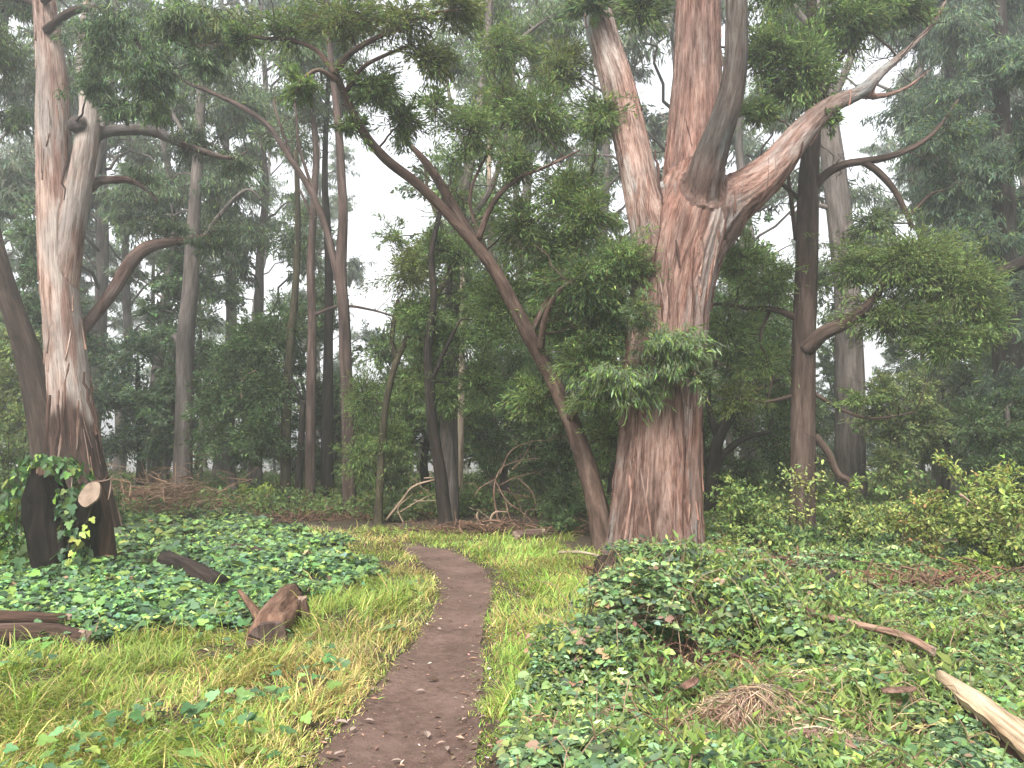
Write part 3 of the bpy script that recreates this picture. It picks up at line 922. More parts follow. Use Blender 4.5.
# ------------------------------------------------------------------ trees one can tell apart
LEAN_A = [(G_LIGHT, .18), (OLIVE, .2), (G_DARK, .15)]
tree('leaning_tree', 'slender reddish tree leaning away from the great gum across the clearing', 'tree', 11.5,
     [(604, 556, 12), (598, 510, 10.5), (583, 455, 9.4), (567, 412, 8.8), (550, 375, 8.2), (531, 340, 7.6, -.2), (512, 303, 6.8, -.4), (490, 264, 6.2, -.6), (455, 222, 5.4, -.8), (420, 186, 4.8, -1.0), (386, 159, 5, -1.2), (362, 130, 4.4, -1.4), (346, 98, 3.8, -1.6), (335, 72, 3.2, -1.8)], M_LEAN,
     branches=[[(335, 74, 3.6, -1.8), (352, 52, 3, -1.9), (392, 30, 2.5, -2.0), (430, 14, 2, -2.1), (460, 10, 1.4, -2.2)], [(335, 74, 3.2, -1.8), (316, 50, 2.6, -1.7), (290, 40, 2.2, -1.6), (262, 38, 1.8, -1.6), (232, 33, 1, -1.5)],
               [(344, 95, 3, -1.6), (362, 68, 2.2, -1.8), (390, 53, 1.8, -1.9), (412, 44, 1.2, -2)], [(336, 80, 3, -1.8), (318, 70, 2.2, -2), (302, 80, 1.6, -2.1), (296, 92, 1.1, -2.1)],
               [(480, 250, 6, -.65), (458, 215, 5.5, -.5), (440, 184, 5, -.4), (424, 160, 4, -.3), (405, 140, 2, -.2)], [(478, 240, 3.6, -.7), (492, 205, 3, -.7), (515, 180, 2.4, -.7), (548, 166, 1.6, -.6), (580, 150, 1, -.6)],
               [(540, 350, 4, -.2), (545, 318, 3, -.5), (560, 290, 2.4, -.7), (590, 272, 1.5, -.8)], [(570, 418, 4, -.1), (590, 398, 3, -.6), (620, 385, 2.4, -1.0), (660, 372, 1.8, -1.2), (690, 366, 1, -1.2)],
               [(500, 282, 3, -.4), (486, 250, 2, 0), (470, 195, 1.6, .2), (500, 130, 1.3, .2), (520, 80, 1, .2)], [(530, 335, 3, -.2), (570, 250, 2.4, .1), (590, 180, 2, .2), (600, 120, 1.2, .1)]],
     clumps=[(345, 22, -1.8, 56, 26, 1400, {'tint': OLIVE}), (405, 20, -2, 56, 22, 1200, {'tint': OLIVE}), (290, 30, -1.6, 44, 24, 900, {'tint': G_MID}), (450, 8, -2.1, 36, 16, 800, {'tint': OLIVE}), (300, 88, -2, 24, 18, 700, {'tint': G_MID}),
             (375, 90, -1.5, 40, 26, 1500), (405, 122, -1, 30, 26, 1000, {'tint': G_MID}), (352, 128, -1.4, 20, 20, 450), (430, 60, -1.8, 36, 22, 900, {'tint': OLIVE}), (248, 40, -1.5, 26, 18, 500, {'tint': G_DARK}),
             (540, 120, .0, 52, 44, 2600), (570, 200, .0, 46, 40, 2600), (515, 165, -.6, 30, 26, 900), (590, 215, -.6, 34, 26, 1400), (560, 70, .2, 44, 26, 1400, {'tint': OLIVE}), (600, 120, -.4, 34, 30, 1300),
             (590, 285, -.5, 56, 40, 3800, {'tint': G_DARK}), (600, 335, -.2, 46, 34, 3000, {'tint': G_DARK}), (545, 285, .1, 30, 28, 1200),
             (622, 382, -1.0, 46, 22, 1900, {'tint': G_GREY, 'style': 'euc', 'alts': [(G_LIGHT, .3), (G_MID, .3)], 'L': 1.1}), (672, 352, -1.2, 38, 32, 1700, {'tint': G_GREY, 'style': 'euc', 'alts': [(G_LIGHT, .3), (G_MID, .3)], 'L': 1.1}), (640, 315, -1.2, 22, 22, 600, {'tint': G_GREY}), (702, 378, -1.2, 18, 20, 500, {'tint': G_GREY}),
             (590, 400, -.6, 26, 18, 800), (560, 250, .2, 50, 44, 2600), (525, 230, -.2, 38, 40, 1700), (625, 265, -.7, 34, 34, 1500), (555, 320, .3, 40, 36, 1900), (500, 300, .3, 34, 40, 1500), (470, 130, .1, 44, 40, 1600), (500, 50, .2, 44, 34, 1500), (585, 365, -.3, 36, 30, 1600), (535, 400, .4, 36, 36, 1500), (610, 440, .1, 30, 30, 1200), (435, 110, -.3, 24, 30, 500), (500, 100, .2, 34, 34, 900)],
     seed=31, tint=G_MID, alts=LEAN_A, Lm=0.082)

tree('slanting_tree', 'dark bare trunk slanting out of the frame beside the pale twin gum', 'tree', 15.5,
     [(58, 535, 15), (50, 470, 14.5), (42, 410, 14), (28, 355, 12.5), (10, 300, 11), (-4, 250, 9), (-22, 170, 8), (-40, 60, 6), (-50, -50, 4)], M_BROWN, branches=[[(-30, 120, 4), (-60, 80, 3), (-100, 60, 1.5)]],
     clumps=[(-40, 20, 0, 70, 50, 1800), (-70, 100, .4, 50, 40, 1200), (8, 60, 1.2, 30, 34, 900, {'tint': G_GREY}), (10, 120, 1.2, 26, 24, 600, {'tint': G_GREY})], seed=32, tint=G_MID, style='euc')

tree('gum_tree', 'straight grey brown trunk standing behind the brush pile, crown lost in mist', 'tree', 20.5,
     [(182, 505, 11), (183, 470, 9.5), (185, 400, 9), (186, 340, 8.6), (190, 290, 8), (193, 240, 7), (196, 190, 6), (200, 120, 5), (202, 40, 4), (205, -60, 3)], M_GREY,
     branches=[[(183, 345, 6), (177, 338, 5), (173, 336, 3)], [(192, 255, 3), (220, 215, 2.4), (246, 190, 1.8), (262, 200, 1)], [(197, 160, 3), (170, 110, 2), (150, 90, 1.4)], [(201, 60, 3), (230, 30, 2), (260, 20, 1)]],
     clumps=[(150, 190, 1, 48, 30, 1700), (225, 190, 1, 44, 34, 1700), (170, 105, 1, 46, 36, 1800), (245, 110, 1, 44, 40, 1900), (200, 40, 1, 60, 40, 2200), (250, 235, 1, 36, 28, 1200), (130, 220, 1, 30, 26, 900), (120, 55, 1, 40, 40, 1200)], seed=33, tint=G_GREY, alts=[(G_BLUE, .4), (G_MID, .2)], style='euc', Lm=0.15)

tree('forked_tree', 'slim brown trunk whose dark arm arches far over the clearing', 'tree', 16.8,
     [(350, 524, 8.5), (349, 500, 7), (348, 440, 6.4), (346, 380, 6.2), (344, 320, 6), (341, 270, 5.6), (343, 215, 5), (341, 170, 4.5), (338, 120, 4), (330, 50, 3), (325, -40, 2)], M_RED,
     branches=[[(343, 300, 4.5), (335, 265, 4), (325, 225, 3.6), (310, 190, 3.4), (290, 158, 3.2), (268, 126, 3), (240, 106, 2.6), (210, 92, 2.2), (186, 82, 1.6), (168, 66, 1)], [(322, 215, 2), (300, 150, 1.6), (296, 110, 1.3), (290, 70, 1)], [(293, 160, 1.5), (276, 112, 1.4), (275, 96, 1)],
               [(349, 510, 3), (342, 522, 2), (335, 530, 1.2)], [(349, 508, 3), (360, 521, 2), (366, 530, 1)], [(349, 512, 3), (350, 528, 2), (346, 534, 1)]],
     clumps=[(300, 60, .5, 60, 34, 1200, {'tint': G_GREY}), (220, 75, .3, 44, 24, 800, {'tint': G_GREY}), (340, 30, .6, 44, 30, 900, {'tint': G_GREY}), (325, -30, .5, 80, 40, 1600)], seed=34, tint=G_GREY, Lm=0.12, style='euc')

tree('slender_tree', 'thin rust red trunk, straight as a pole, front one of the slim trio', 'tree', 18,
     [(311, 515, 6), (310, 480, 5.2), (311, 400, 5), (312, 330, 4.6), (311, 260, 4.2), (314, 200, 3.6), (316, 150, 3.2), (312, 90, 2.6), (318, 20, 2)], M_RED,
     branches=[[(312, 316, 2), (340, 306, 1.6), (372, 310, 1.2), (398, 318, .8)], [(313, 220, 1.6), (300, 190, 1.2)]], clumps=[(310, 110, .5, 34, 40, 900), (330, 60, .6, 30, 34, 700), (310, 10, .4, 50, 36, 1000)], seed=35, tint=G_GREY, Lm=0.12, style='euc')
tree('slender_tree', 'blackened thin trunk between the rust red pole and the slim brown trunk', 'tree', 18.6,
     [(327, 512, 7), (327, 470, 6.4), (327, 430, 6), (328, 370, 5), (329, 300, 4.4), (328, 240, 4), (325, 190, 3.4), (326, 130, 2.8), (330, 60, 2.2)], M_DARK,
     clumps=[(327, 300, 1, 20, 36, 500), (345, 100, 1, 28, 40, 600), (326, 30, 1, 50, 40, 900)], seed=36, tint=G_GREY, Lm=0.14, style='euc')
tree('slender_tree', 'mossy thin trunk furthest from the track in the slim trio', 'tree', 18.8,
     [(285, 512, 6), (286, 470, 5.4), (286, 420, 5), (290, 350, 4.2), (296, 280, 3.6), (298, 220, 3), (296, 150, 2.4)], M_MOSS,
     clumps=[(280, 330, .8, 40, 40, 1700, {'tint': G_DARK}), (300, 240, .8, 34, 44, 900), (296, 140, .8, 40, 34, 800)], seed=37, tint=G_GREY, Lm=0.14)
tree('slender_tree', 'short black trunk standing just behind the rust red pole', 'tree', 18.4,
     [(297, 511, 4.5), (299, 480, 3.8), (301, 440, 3.5), (303, 400, 2.6)], M_DARK, clumps=[(268, 392, .6, 38, 40, 3000), (255, 350, .8, 36, 34, 2400), (262, 440, .3, 34, 26, 2000)], seed=38, tint=G_DARK, style='dense', Lm=0.13)

tree('mossy_tree', 'moss green thin tree curving up to a leafy fork at the bend of the track', 'tree', 14.8,
     [(378, 530, 5), (379, 500, 4), (382, 450, 3.6), (386, 405, 3.4), (395, 365, 3.3), (409, 335, 3.3), (430, 305, 3.2), (446, 280, 3), (456, 258, 2.8), (462, 238, 3.2), (474, 218, 2.2)], M_MOSS,
     branches=[[(455, 262, 3), (447, 238, 2.6), (437, 216, 2.2), (428, 190, 1.6), (424, 160, 1.2)], [(398, 365, 3), (392, 338, 2.4), (398, 300, 2)], [(412, 332, 2.2), (428, 350, 1.6), (446, 365, 1)], [(472, 222, 1.6), (500, 210, 1.3), (530, 214, 1)]],
     clumps=[(412, 272, 0, 34, 36, 2400, {'tint': OLIVE}), (438, 245, 0, 26, 26, 1100), (408, 318, 0, 28, 26, 1400), (430, 345, .2, 24, 30, 1100), (395, 238, .2, 18, 22, 500), (470, 300, .4, 26, 34, 1100), (455, 200, .2, 28, 24, 600), (420, 380, .3, 30, 36, 1500), (365, 400, .5, 26, 44, 1500), (395, 440, .4, 30, 40, 1600), (360, 460, .4, 26, 30, 1200)],
     seed=39, tint=G_MID, alts=[(G_LIGHT, .15), (OLIVE, .2)], Lm=0.085)
tree('dark_tree', 'black bent trunk of a leafy tree left of the tangled dead branches', 'tree', 14.3,
     [(447, 534, 8), (444, 510, 6.8), (440, 470, 6), (433, 430, 5.4), (430, 390, 5), (428, 350, 4.4), (434, 300, 3.6), (432, 250, 3), (446, 190, 2.4)], M_DARK,
     branches=[[(430, 385, 2.5), (445, 350, 2), (460, 320, 1.4)]], clumps=[(428, 320, .3, 30, 30, 1300), (460, 340, .4, 30, 34, 1500), (490, 325, .4, 30, 36, 1400), (445, 400, .4, 26, 30, 1100), (480, 385, .6, 28, 34, 1400), (460, 255, .4, 30, 34, 900), (455, 160, .6, 30, 30, 700)], seed=40, tint=G_MID, Lm=0.085)
tree('gum_tree', 'dull brown broad trunk directly behind the black bent tree', 'tree', 15.6,
     [(449, 526, 11), (449, 490, 9.6), (449, 430, 9), (450, 370, 8.4), (452, 310, 7.5), (456, 240, 6.5), (470, 160, 5.5), (484, 80, 4.6), (490, 0, 4), (492, -80, 3)], M_GREY,
     branches=[[(457, 235, 4), (490, 190, 3), (508, 130, 2.4), (514, 70, 1.6)], [(484, 80, 2.6), (520, 40, 2), (545, 20, 1.4)], [(470, 160, 2.6), (452, 110, 2), (445, 60, 1.4)]],
     clumps=[(505, 110, 1, 34, 30, 800), (450, 60, 1, 34, 34, 900), (520, 40, 1, 44, 34, 1300), (480, 10, 1, 50, 30, 1300), (545, 250, 1, 34, 34, 1200), (560, 20, 1, 44, 28, 1100)], seed=41, tint=G_GREY, alts=[(G_MID, .3)], Lm=0.12, style='euc')
tree('gum_tree', 'narrow cream trunk catching the light behind the black bent tree', 'tree', 17.6,
     [(458, 520, 4.6), (459, 490, 4), (460, 440, 4), (461, 380, 3.8), (462, 320, 3.4), (463, 250, 3)], M_CREAM, clumps=[(470, 420, .6, 20, 30, 800, {'tint': G_MID}), (466, 230, .6, 30, 40, 800)], seed=42, tint=G_GREY, Lm=0.13)
tree('gum_tree', 'narrow tan trunk between the leaning tree and the cream trunk', 'tree', 21,
     [(493, 505, 4), (493, 440, 3.6), (493, 370, 3.4), (492, 300, 3), (490, 220, 2.6), (488, 120, 2.2)], M_CREAM, clumps=[(500, 300, .6, 26, 40, 900), (495, 200, .6, 34, 40, 900), (488, 100, .6, 40, 40, 900)], seed=43, tint=G_GREY, Lm=0.15)

# trees beyond the great gum
tree('dark_tree', 'upright dark brown tree with crooked side boughs, seen just right of the great gum', 'tree', 12.6,
     [(801, 562, 16), (801, 540, 14), (803, 490, 12.6), (803, 420, 12.2), (804, 350, 12), (806, 290, 11.4), (807, 230, 10.8), (809, 180, 10), (812, 130, 8.6), (815, 70, 7), (812, 10, 5.4), (808, -60, 4), (806, -140, 2.5)], M_BROWN,
     branches=[[(806, 350, 8, -.1), (822, 334, 7.6, -.3), (842, 324, 7, -.4), (862, 310, 5, -.5), (884, 286, 3.4, -.5), (905, 262, 2.2, -.5)], [(808, 196, 5), (824, 176, 4.6, -.1), (846, 164, 4.2, -.2), (884, 158, 3.6, -.2), (916, 146, 3, -.2), (938, 128, 2, -.2), (958, 100, 1.2, -.1)],
               [(862, 161, 3.6, -.2), (878, 172, 3.6, -.2), (894, 190, 3.2, -.2), (904, 208, 2.6, -.2), (912, 228, 1.8, -.2)], [(910, 215, 2, -.2), (930, 195, 1.5, -.2), (944, 190, 1, -.2)],
               [(797, 318, 4), (776, 310, 3, .1), (748, 308, 2.4, .2), (720, 304, 1.6, .3), (700, 306, 1, .3)], [(815, 436, 4), (828, 452, 3.6, -.1), (838, 474, 3.4, -.2), (850, 482, 2.6, -.3), (848, 500, 1.6, -.3)],
               [(796, 240, 2.4), (790, 190, 2), (788, 170, 1.4)], [(801, 200, 2.6), (776, 180, 2), (752, 170, 1.3)], [(770, 310, 1.6, .2), (760, 340, 1.3, .2), (772, 372, 1.1, .2), (766, 410, .8, .2)], [(796, 395, 2.2), (765, 402, 1.8, .1), (735, 398, 1.3, .2)],
               [(812, 392, 2), (838, 408, 1.6, -.3), (866, 418, 1.3, -.4), (895, 416, 1, -.5), (915, 412, .7, -.5)], [(812, 120, 3), (840, 60, 2.4, .1), (866, 20, 2, .2)]],
     clumps=[(905, 265, -.5, 58, 38, 4600, {'tint': (.105, .150, .046)}), (958, 290, -.5, 44, 46, 3800, {'tint': (.105, .150, .046)}), (890, 318, -.4, 46, 26, 2400, {'tint': (.10, .145, .045)}), (945, 345, -.4, 44, 28, 2600), (985, 320, -.4, 26, 30, 1200), (855, 268, -.3, 34, 30, 1800), (870, 225, -.2, 30, 18, 800, {'tint': G_GREY}),
             (950, 130, -.1, 34, 40, 900, {'tint': G_BLUE}), (770, 285, .2, 46, 30, 2200), (745, 260, .3, 38, 28, 1500), (730, 330, .4, 34, 34, 1300), (765, 365, .3, 30, 26, 800), (740, 400, .3, 34, 26, 900, {'tint': OLIVE}), (835, 40, .3, 40, 34, 1500), (800, -20, 0, 60, 30, 1500), (860, 400, -.3, 30, 14, 300)],
     seed=44, tint=G_MID, alts=[(G_LIGHT, .18), (OLIVE, .12)], Lm=0.085, sides=12)
tree('gum_tree', 'broad pale grey trunk rising behind the upright dark brown tree', 'tree', 18.5,
     [(853, 535, 17), (852, 500, 15), (850, 440, 14.4), (849, 380, 14), (848, 300, 13), (841, 230, 12.4), (834, 170, 11.6), (826, 110, 10.4), (818, 40, 9), (812, -40, 7), (806, -140, 5)], M_GREY,
     branches=[[(826, 110, 5), (850, 60, 3.6), (862, 0, 2.6)], [(838, 210, 3), (812, 205, 2), (790, 215, 1.2)], [(820, 40, 4), (790, 0, 3), (770, -50, 2)]],
     clumps=[(860, 20, 1, 50, 36, 1300), (800, 10, 1, 50, 36, 1200), (760, 100, 1, 30, 30, 700), (845, 320, .5, 28, 40, 1200, {'tint': G_MID}), (820, 270, .6, 24, 24, 700)], seed=45, tint=G_GREY, Lm=0.14, style='euc', sides=14)
tree('gnarled_tree', 'low gnarled dark tree with bare crooked arms behind the great gum', 'tree', 15.5,
     [(712, 545, 9), (712, 515, 7.6), (712, 475, 7), (718, 440, 6), (732, 415, 5), (752, 395, 4), (775, 380, 3), (800, 372, 2)], M_DARK,
     branches=[[(714, 470, 4.4), (726, 452, 3.6), (745, 438, 2.8), (770, 432, 2)], [(718, 440, 4), (708, 400, 3), (716, 360, 2.4), (735, 330, 1.6)], [(712, 480, 3), (704, 455, 2.6), (702, 430, 2)]],
     clumps=[(735, 345, .5, 40, 30, 1600), (725, 420, .8, 32, 30, 1200, {'tint': G_GREY}), (775, 440, .8, 38, 34, 1500), (770, 345, .6, 34, 30, 1200), (740, 480, .9, 34, 30, 1300, {'tint': G_DARK}), (780, 400, .9, 34, 26, 900)], seed=46, tint=G_DARK, alts=[(G_MID, .4)], style='dense', Lm=0.10)
for (lab, Y, u, dx, seed, cl, tr) in (
    ('tall blue green tree with drooping sprays at the edge beyond the yellow bush', 16.5, 1008, 0, 47, [(1000, 60), (960, 95), (1020, 130), (985, 170), (950, 200), (1015, 220), (970, 240), (1000, 300), (1030, 340), (1010, 390), (960, 30), (1000, 0), (1040, 60), (1050, 200), (1010, 440), (930, 150)], [(1012, 520, 15), (1010, 450, 14), (1008, 350, 13), (1005, 250, 11), (1002, 150, 9), (1000, 50, 7), (998, -60, 5)]),
    ('blue green tree in the mist with wispy top behind the leafy bough', 21, 945, 0, 48, [(930, 40), (965, 70), (940, 100), (975, 130), (935, 180), (960, 215), (915, 110), (945, 0), (985, 20), (905, 20), (990, 215)], [(948, 510, 10), (946, 420, 9), (945, 320, 8), (948, 200, 7), (950, 100, 6), (952, 0, 5), (954, -80, 4)]),
    ('dark tree standing outermost, its heavy bough jutting in at shoulder height of the crowns', 12.8, 1075, 0, 49, [(1055, 330), (1080, 200), (1050, 150), (1090, 100), (1060, 400), (1100, 300), (1040, 60), (1090, 0)], [(1085, 560, 20), (1082, 450, 18), (1078, 350, 16), (1075, 250, 14), (1072, 100, 11), (1070, -50, 7)])):
    tree('conifer' if seed != 49 else 'dark_tree', lab, 'tree', Y, tr, M_DARK if seed != 48 else M_GREY,
         branches=[[(1075, 262, 8), (1050, 256, 8), (1025, 262, 7), (1005, 270, 6), (992, 278, 4)]] if seed == 49 else [],
         clumps=[(a, b, (k % 3 - 1) * .5, 38, 30, 1500) for k, (a, b) in enumerate(cl)], seed=seed, tint=G_BLUE, alts=[(G_MID, .15), (G_GREY, .2)], style='euc', Lm=0.12 if Y < 18 else 0.15)

# understory: low leafy trees that close the view under the crowns
US = [  # u, base v, Y, half width, centre v, half height, n, tint, style, label
    (235, 505, 19.5, 46, 405, 70, 7000, G_DARK, 'dense', 'dense dark bushy tree beside the brush pile, before the slim trunks'),
    (140, 500, 22, 60, 400, 70, 6500, G_BLUE, 'dense', 'rounded mid green bushy tree between the pale twin gum and the grey brown trunk'),
    (26, 500, 19, 50, 385, 70, 5200, (.15, .18, .06), 'dense', 'light olive bushy tree behind the slanting dark trunk'),
    (385, 515, 19, 40, 440, 60, 5200, G_MID, 'dense', 'mid green bushy tree behind the mossy thin tree'),
    (330, 512, 22, 44, 430, 50, 3800, G_DARK, 'dense', 'dark bushy tree behind the slim trio of trunks'),
    (430, 515, 20, 44, 410, 70, 5200, G_MID, 'acacia', 'feathery green tree behind the black bent tree'),
    (505, 520, 18.5, 44, 400, 80, 6500, G_DARK, 'acacia', 'dark feathery tree behind the tangled dead branches'),
    (560, 525, 16, 46, 455, 60, 6000, G_DARK, 'dense', 'very dark shrubby tree in the gap between leaning tree and great gum'),
    (545, 515, 20, 50, 330, 70, 4500, G_MID, 'acacia', 'tall feathery tree whose crown fills the gap above the leaning trunk'),
    (610, 520, 17.5, 50, 300, 70, 4500, G_MID, 'acacia', 'leafy tree right behind the fork of the great gum'),
    (755, 520, 18.5, 56, 330, 80, 6500, G_MID, 'acacia', 'broad leafy tree between great gum and upright dark brown tree'),
    (690, 530, 17, 46, 440, 70, 4000, G_DARK, 'dense', 'shadowy bushy tree hidden behind the foot of the great gum'),
    (900, 520, 17.2, 46, 425, 62, 5200, (.19, .235, .085), 'dense', 'pale yellow green bushy tree in the misty gap by the broad grey trunk'),
    (945, 515, 18.5, 54, 420, 66, 5200, G_GREY, 'acacia', 'grey green tangled tree behind the yellow bush'),
    (1005, 520, 15, 50, 440, 60, 5000, G_DARK, 'dense', 'dark bushy tree at the foot of the tall blue green tree'),
    (795, 520, 20, 40, 440, 60, 3600, G_GREY, 'acacia', 'grey green thicket tree behind the upright dark brown tree'),
    (620, 215, 19, 40, 230, 30, 900, G_GREY, 'acacia', None),
]
for k, (u, bv, Y, rx, cv, ry, n, tn, st, lab) in enumerate(US):
    if lab is None: continue
    rng = np.random.default_rng(500 + k)
    top = cv - ry * .5
    tr = [(u + rng.normal(0, 4), bv + 12, 6), (u, bv - 10, 5), (u + rng.normal(0, 5), (bv + cv) / 2, 4), (u + rng.normal(0, 6), cv, 3), (u + rng.normal(0, 8), top, 2)]
    cl = []
    for j in range(7):
        a = j / 7 * 2 * math.pi + rng.random()
        cl.append((u + math.cos(a) * rx * .62, cv + math.sin(a) * ry * .66, rng.normal(0, 1) * rx * Y / F * .45, rx * .52, ry * .42, int(n / 9)))
    cl.append((u, cv, 0, rx * .6, ry * .5, int(2 * n / 9)))
    tree('understory_tree', lab, 'tree', Y, tr, M_DARK if k % 2 else M_GREY, clumps=cl, seed=600 + k, tint=tn, alts=[(G_MID, .2), (G_GREY, .15)], style=st, Lm=0.105 * Y / 15, sides=7, group='low leafy trees under the tall ones')

# ------------------------------------------------------------------ misty forest further off
def proto_tree(name, kind, seed):
    rng = np.random.default_rng(seed)
    wd, lf = MB(), MB()
    if kind == 'tall':
        Ht = 19.0
        z = np.linspace(-0.4, Ht, 12)
        p = np.stack([np.cumsum(rng.normal(0, .14, 12)), np.cumsum(rng.normal(0, .14, 12)), z], 1); p[:, :2] -= p[1, :2]
        r = np.interp(z, [0, 1.5, Ht], [.28, .20, .045])
        wd.add(*_tb(tube(catmull(p, 3), np.interp(np.linspace(0, 11, 34), np.arange(12), r), 9, .12, seed)))
        pc_ = catmull(p, 3)
        for j in range(15):
            t = 0.30 + 0.68 * (j + rng.random()) / 15
            a = pc_[int(t * 33)]
            az = rng.random() * 6.283
            ln = (1.2 + 2.4 * (1 - t)) * (0.7 + .6 * rng.random())
            c = a + np.array([math.cos(az) * ln, math.sin(az) * ln, 0.4 + ln * .45])
            R = np.array([.9, .9, .65]) * (0.7 + .6 * rng.random())
            clump(lf, wd, c, R, 400, rng, 'euc', (.145, .172, .118), [(G_GREY, .35), (G_BLUE, .15)], 0.19, a, .05, .30, twig=False)  # grey-green gum leaves, tint paled further to imitate distant haze
    else:
        Ht = 8.5
        z = np.linspace(-0.3, Ht, 9)
        p = np.stack([np.cumsum(rng.normal(0, .2, 9)), np.cumsum(rng.normal(0, .2, 9)), z], 1); p[:, :2] -= p[1, :2]
        pc_ = catmull(p, 3)
        wd.add(*_tb(tube(pc_, np.linspace(.14, .03, len(pc_)), 7, .12, seed)))
        for j in range(15):
            t = 0.12 + 0.86 * (j + rng.random()) / 15
            a = pc_[int(t * (len(pc_) - 1))]
            az = rng.random() * 6.283
            ln = 1.7 * (0.4 + .8 * rng.random()) * (1.1 - .6 * t)
            c = a + np.array([math.cos(az) * ln, math.sin(az) * ln, 0.2 + ln * .2])
            clump(lf, wd, c, np.array([1.0, 1.0, .7]) * (0.7 + .5 * rng.random()), 480, rng, 'dense', G_MID if seed % 2 else G_DARK, [(G_GREY, .25), (G_BLUE, .2)], 0.20, a, .03, .30, twig=False)
    root = thing(name, (0, 0, 0), 'x', 'tree')
    wd.build('trunk', M_GREY, root, smooth=True)
    lf.build('crown', M_LEAF, root)
    return root
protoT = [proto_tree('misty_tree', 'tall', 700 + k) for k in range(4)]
protoB = [proto_tree('misty_bush_tree', 'bush', 720 + k) for k in range(3)]
rng = np.random.default_rng(77)
used_p = set()
def put(pl, k, x, y, rz, sc, label, group):
    r = pl[k]
    z = gz1(x, y)
    if (id(pl), k) not in used_p:
        used_p.add((id(pl), k))
        r.location = (x, y, z); r.rotation_euler = (0, 0, rz); r.scale = (sc, sc, sc)
        r['label'] = label; r['group'] = group
    else:
        copy_thing(r, (x, y, z), rz, sc, label, group)
TL = 'tall slim tree fading grey into the mist beyond the nearer trunks'
BL = 'low leafy tree dissolving into pale mist below the far crowns'
def gap(u):
    return 770 < u < 905 or 345 < u < 400 or 262 < u < 292
cells = []
for (y0, y1, st) in ((24, 34, 3.6), (34, 48, 4.8), (48, 70, 6.5)):
    y = y0
    while y < y1:
        w = 0.78 * y
        x = -w
        while x < w:
            cells.append((x + rng.normal(0, st * .22), y + rng.normal(0, st * .22), st))
            x += st
        y += st
for q, (x, y, st) in enumerate(cells):
    u = 512 + F * x / y
    k = int(rng.integers(0, 4)); rz = rng.random() * 6.28; sc = 0.8 + .45 * rng.random()
    b = rng.random()
    if gap(u):
        if b < .55:
            put(protoB, k % 3, x, y, rz, .55 * sc, BL, 'low trees in the mist')
        continue
    if y > 48 and b < .25: continue
    if b < .45:
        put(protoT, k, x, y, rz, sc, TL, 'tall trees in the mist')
    elif b < .74:
        put(protoB, k % 3, x, y, rz, .85 * sc, BL, 'low trees in the mist')
for y, st in ((22, 3.4), (27, 4.6)):
    x = -.78 * y
    while x < .78 * y:
        u = 512 + F * x / y
        if not gap(u) and rng.random() < .8:
            put(protoB, int(rng.integers(0, 3)), x + rng.normal(0, .5), y + rng.normal(0, .7), rng.random() * 6.28, .62 + .4 * rng.random(), BL, 'low trees in the mist')
        x += st * (.8 + .5 * rng.random())
# a few trees beside and behind the viewer, for the shade they cast and for other standpoints
for q, (x, y) in enumerate(((-13, 9), (-15, 15), (14, 8), (16, 13.5), (-11, 2), (12.5, 1), (-17, 21), (18, 20))):
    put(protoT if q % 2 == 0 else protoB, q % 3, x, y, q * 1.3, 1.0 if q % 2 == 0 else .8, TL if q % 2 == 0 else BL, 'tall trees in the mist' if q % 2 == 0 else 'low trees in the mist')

# ------------------------------------------------------------------ ground cover (nobody could count it)
IVY = poly_px([(-900, 720), (-400, 640), (-120, 648), (20, 660), (110, 642), (230, 640), (312, 613), (346, 592), (356, 570), (330, 550), (290, 533), (258, 521), (215, 510), (130, 503), (0, 503), (-300, 503), (-900, 560)])
GRASS_R = poly_px([(500, 900), (496, 750), (512, 705), (540, 675), (575, 645), (608, 618), (630, 595), (626, 575), (606, 558), (560, 543), (500, 536), (430, 530), (375, 525), (330, 519), (300, 517), (372, 540), (420, 550), (440, 570), (450, 600), (440, 650), (420, 700), (380, 900)])
def inside_soft(poly, x, y, sd, seed):
    dx = (n2(x, y, 1.1, seed) - .5) * sd; dy = (n2(x, y, 1.1, seed + 3) - .5) * sd
    return inside(poly, x + dx, y + dy)

def scatter_xy(rng, n, u0=-0.80, u1=0.80, y0=2.2, y1=14.0, power=1.0, pad=1.2):
    """points spread over the ground, thinner with distance"""
    t = rng.random(n)
    if power == 1.0:
        y = y0 * (y1 / y0) ** t
    else:
        a = 1 - power
        y = (y0 ** a + t * (y1 ** a - y0 ** a)) ** (1 / a)
    x = (u0 + (u1 - u0) * rng.random(n)) * y + rng.normal(0, pad * .5, n)
    return x, y

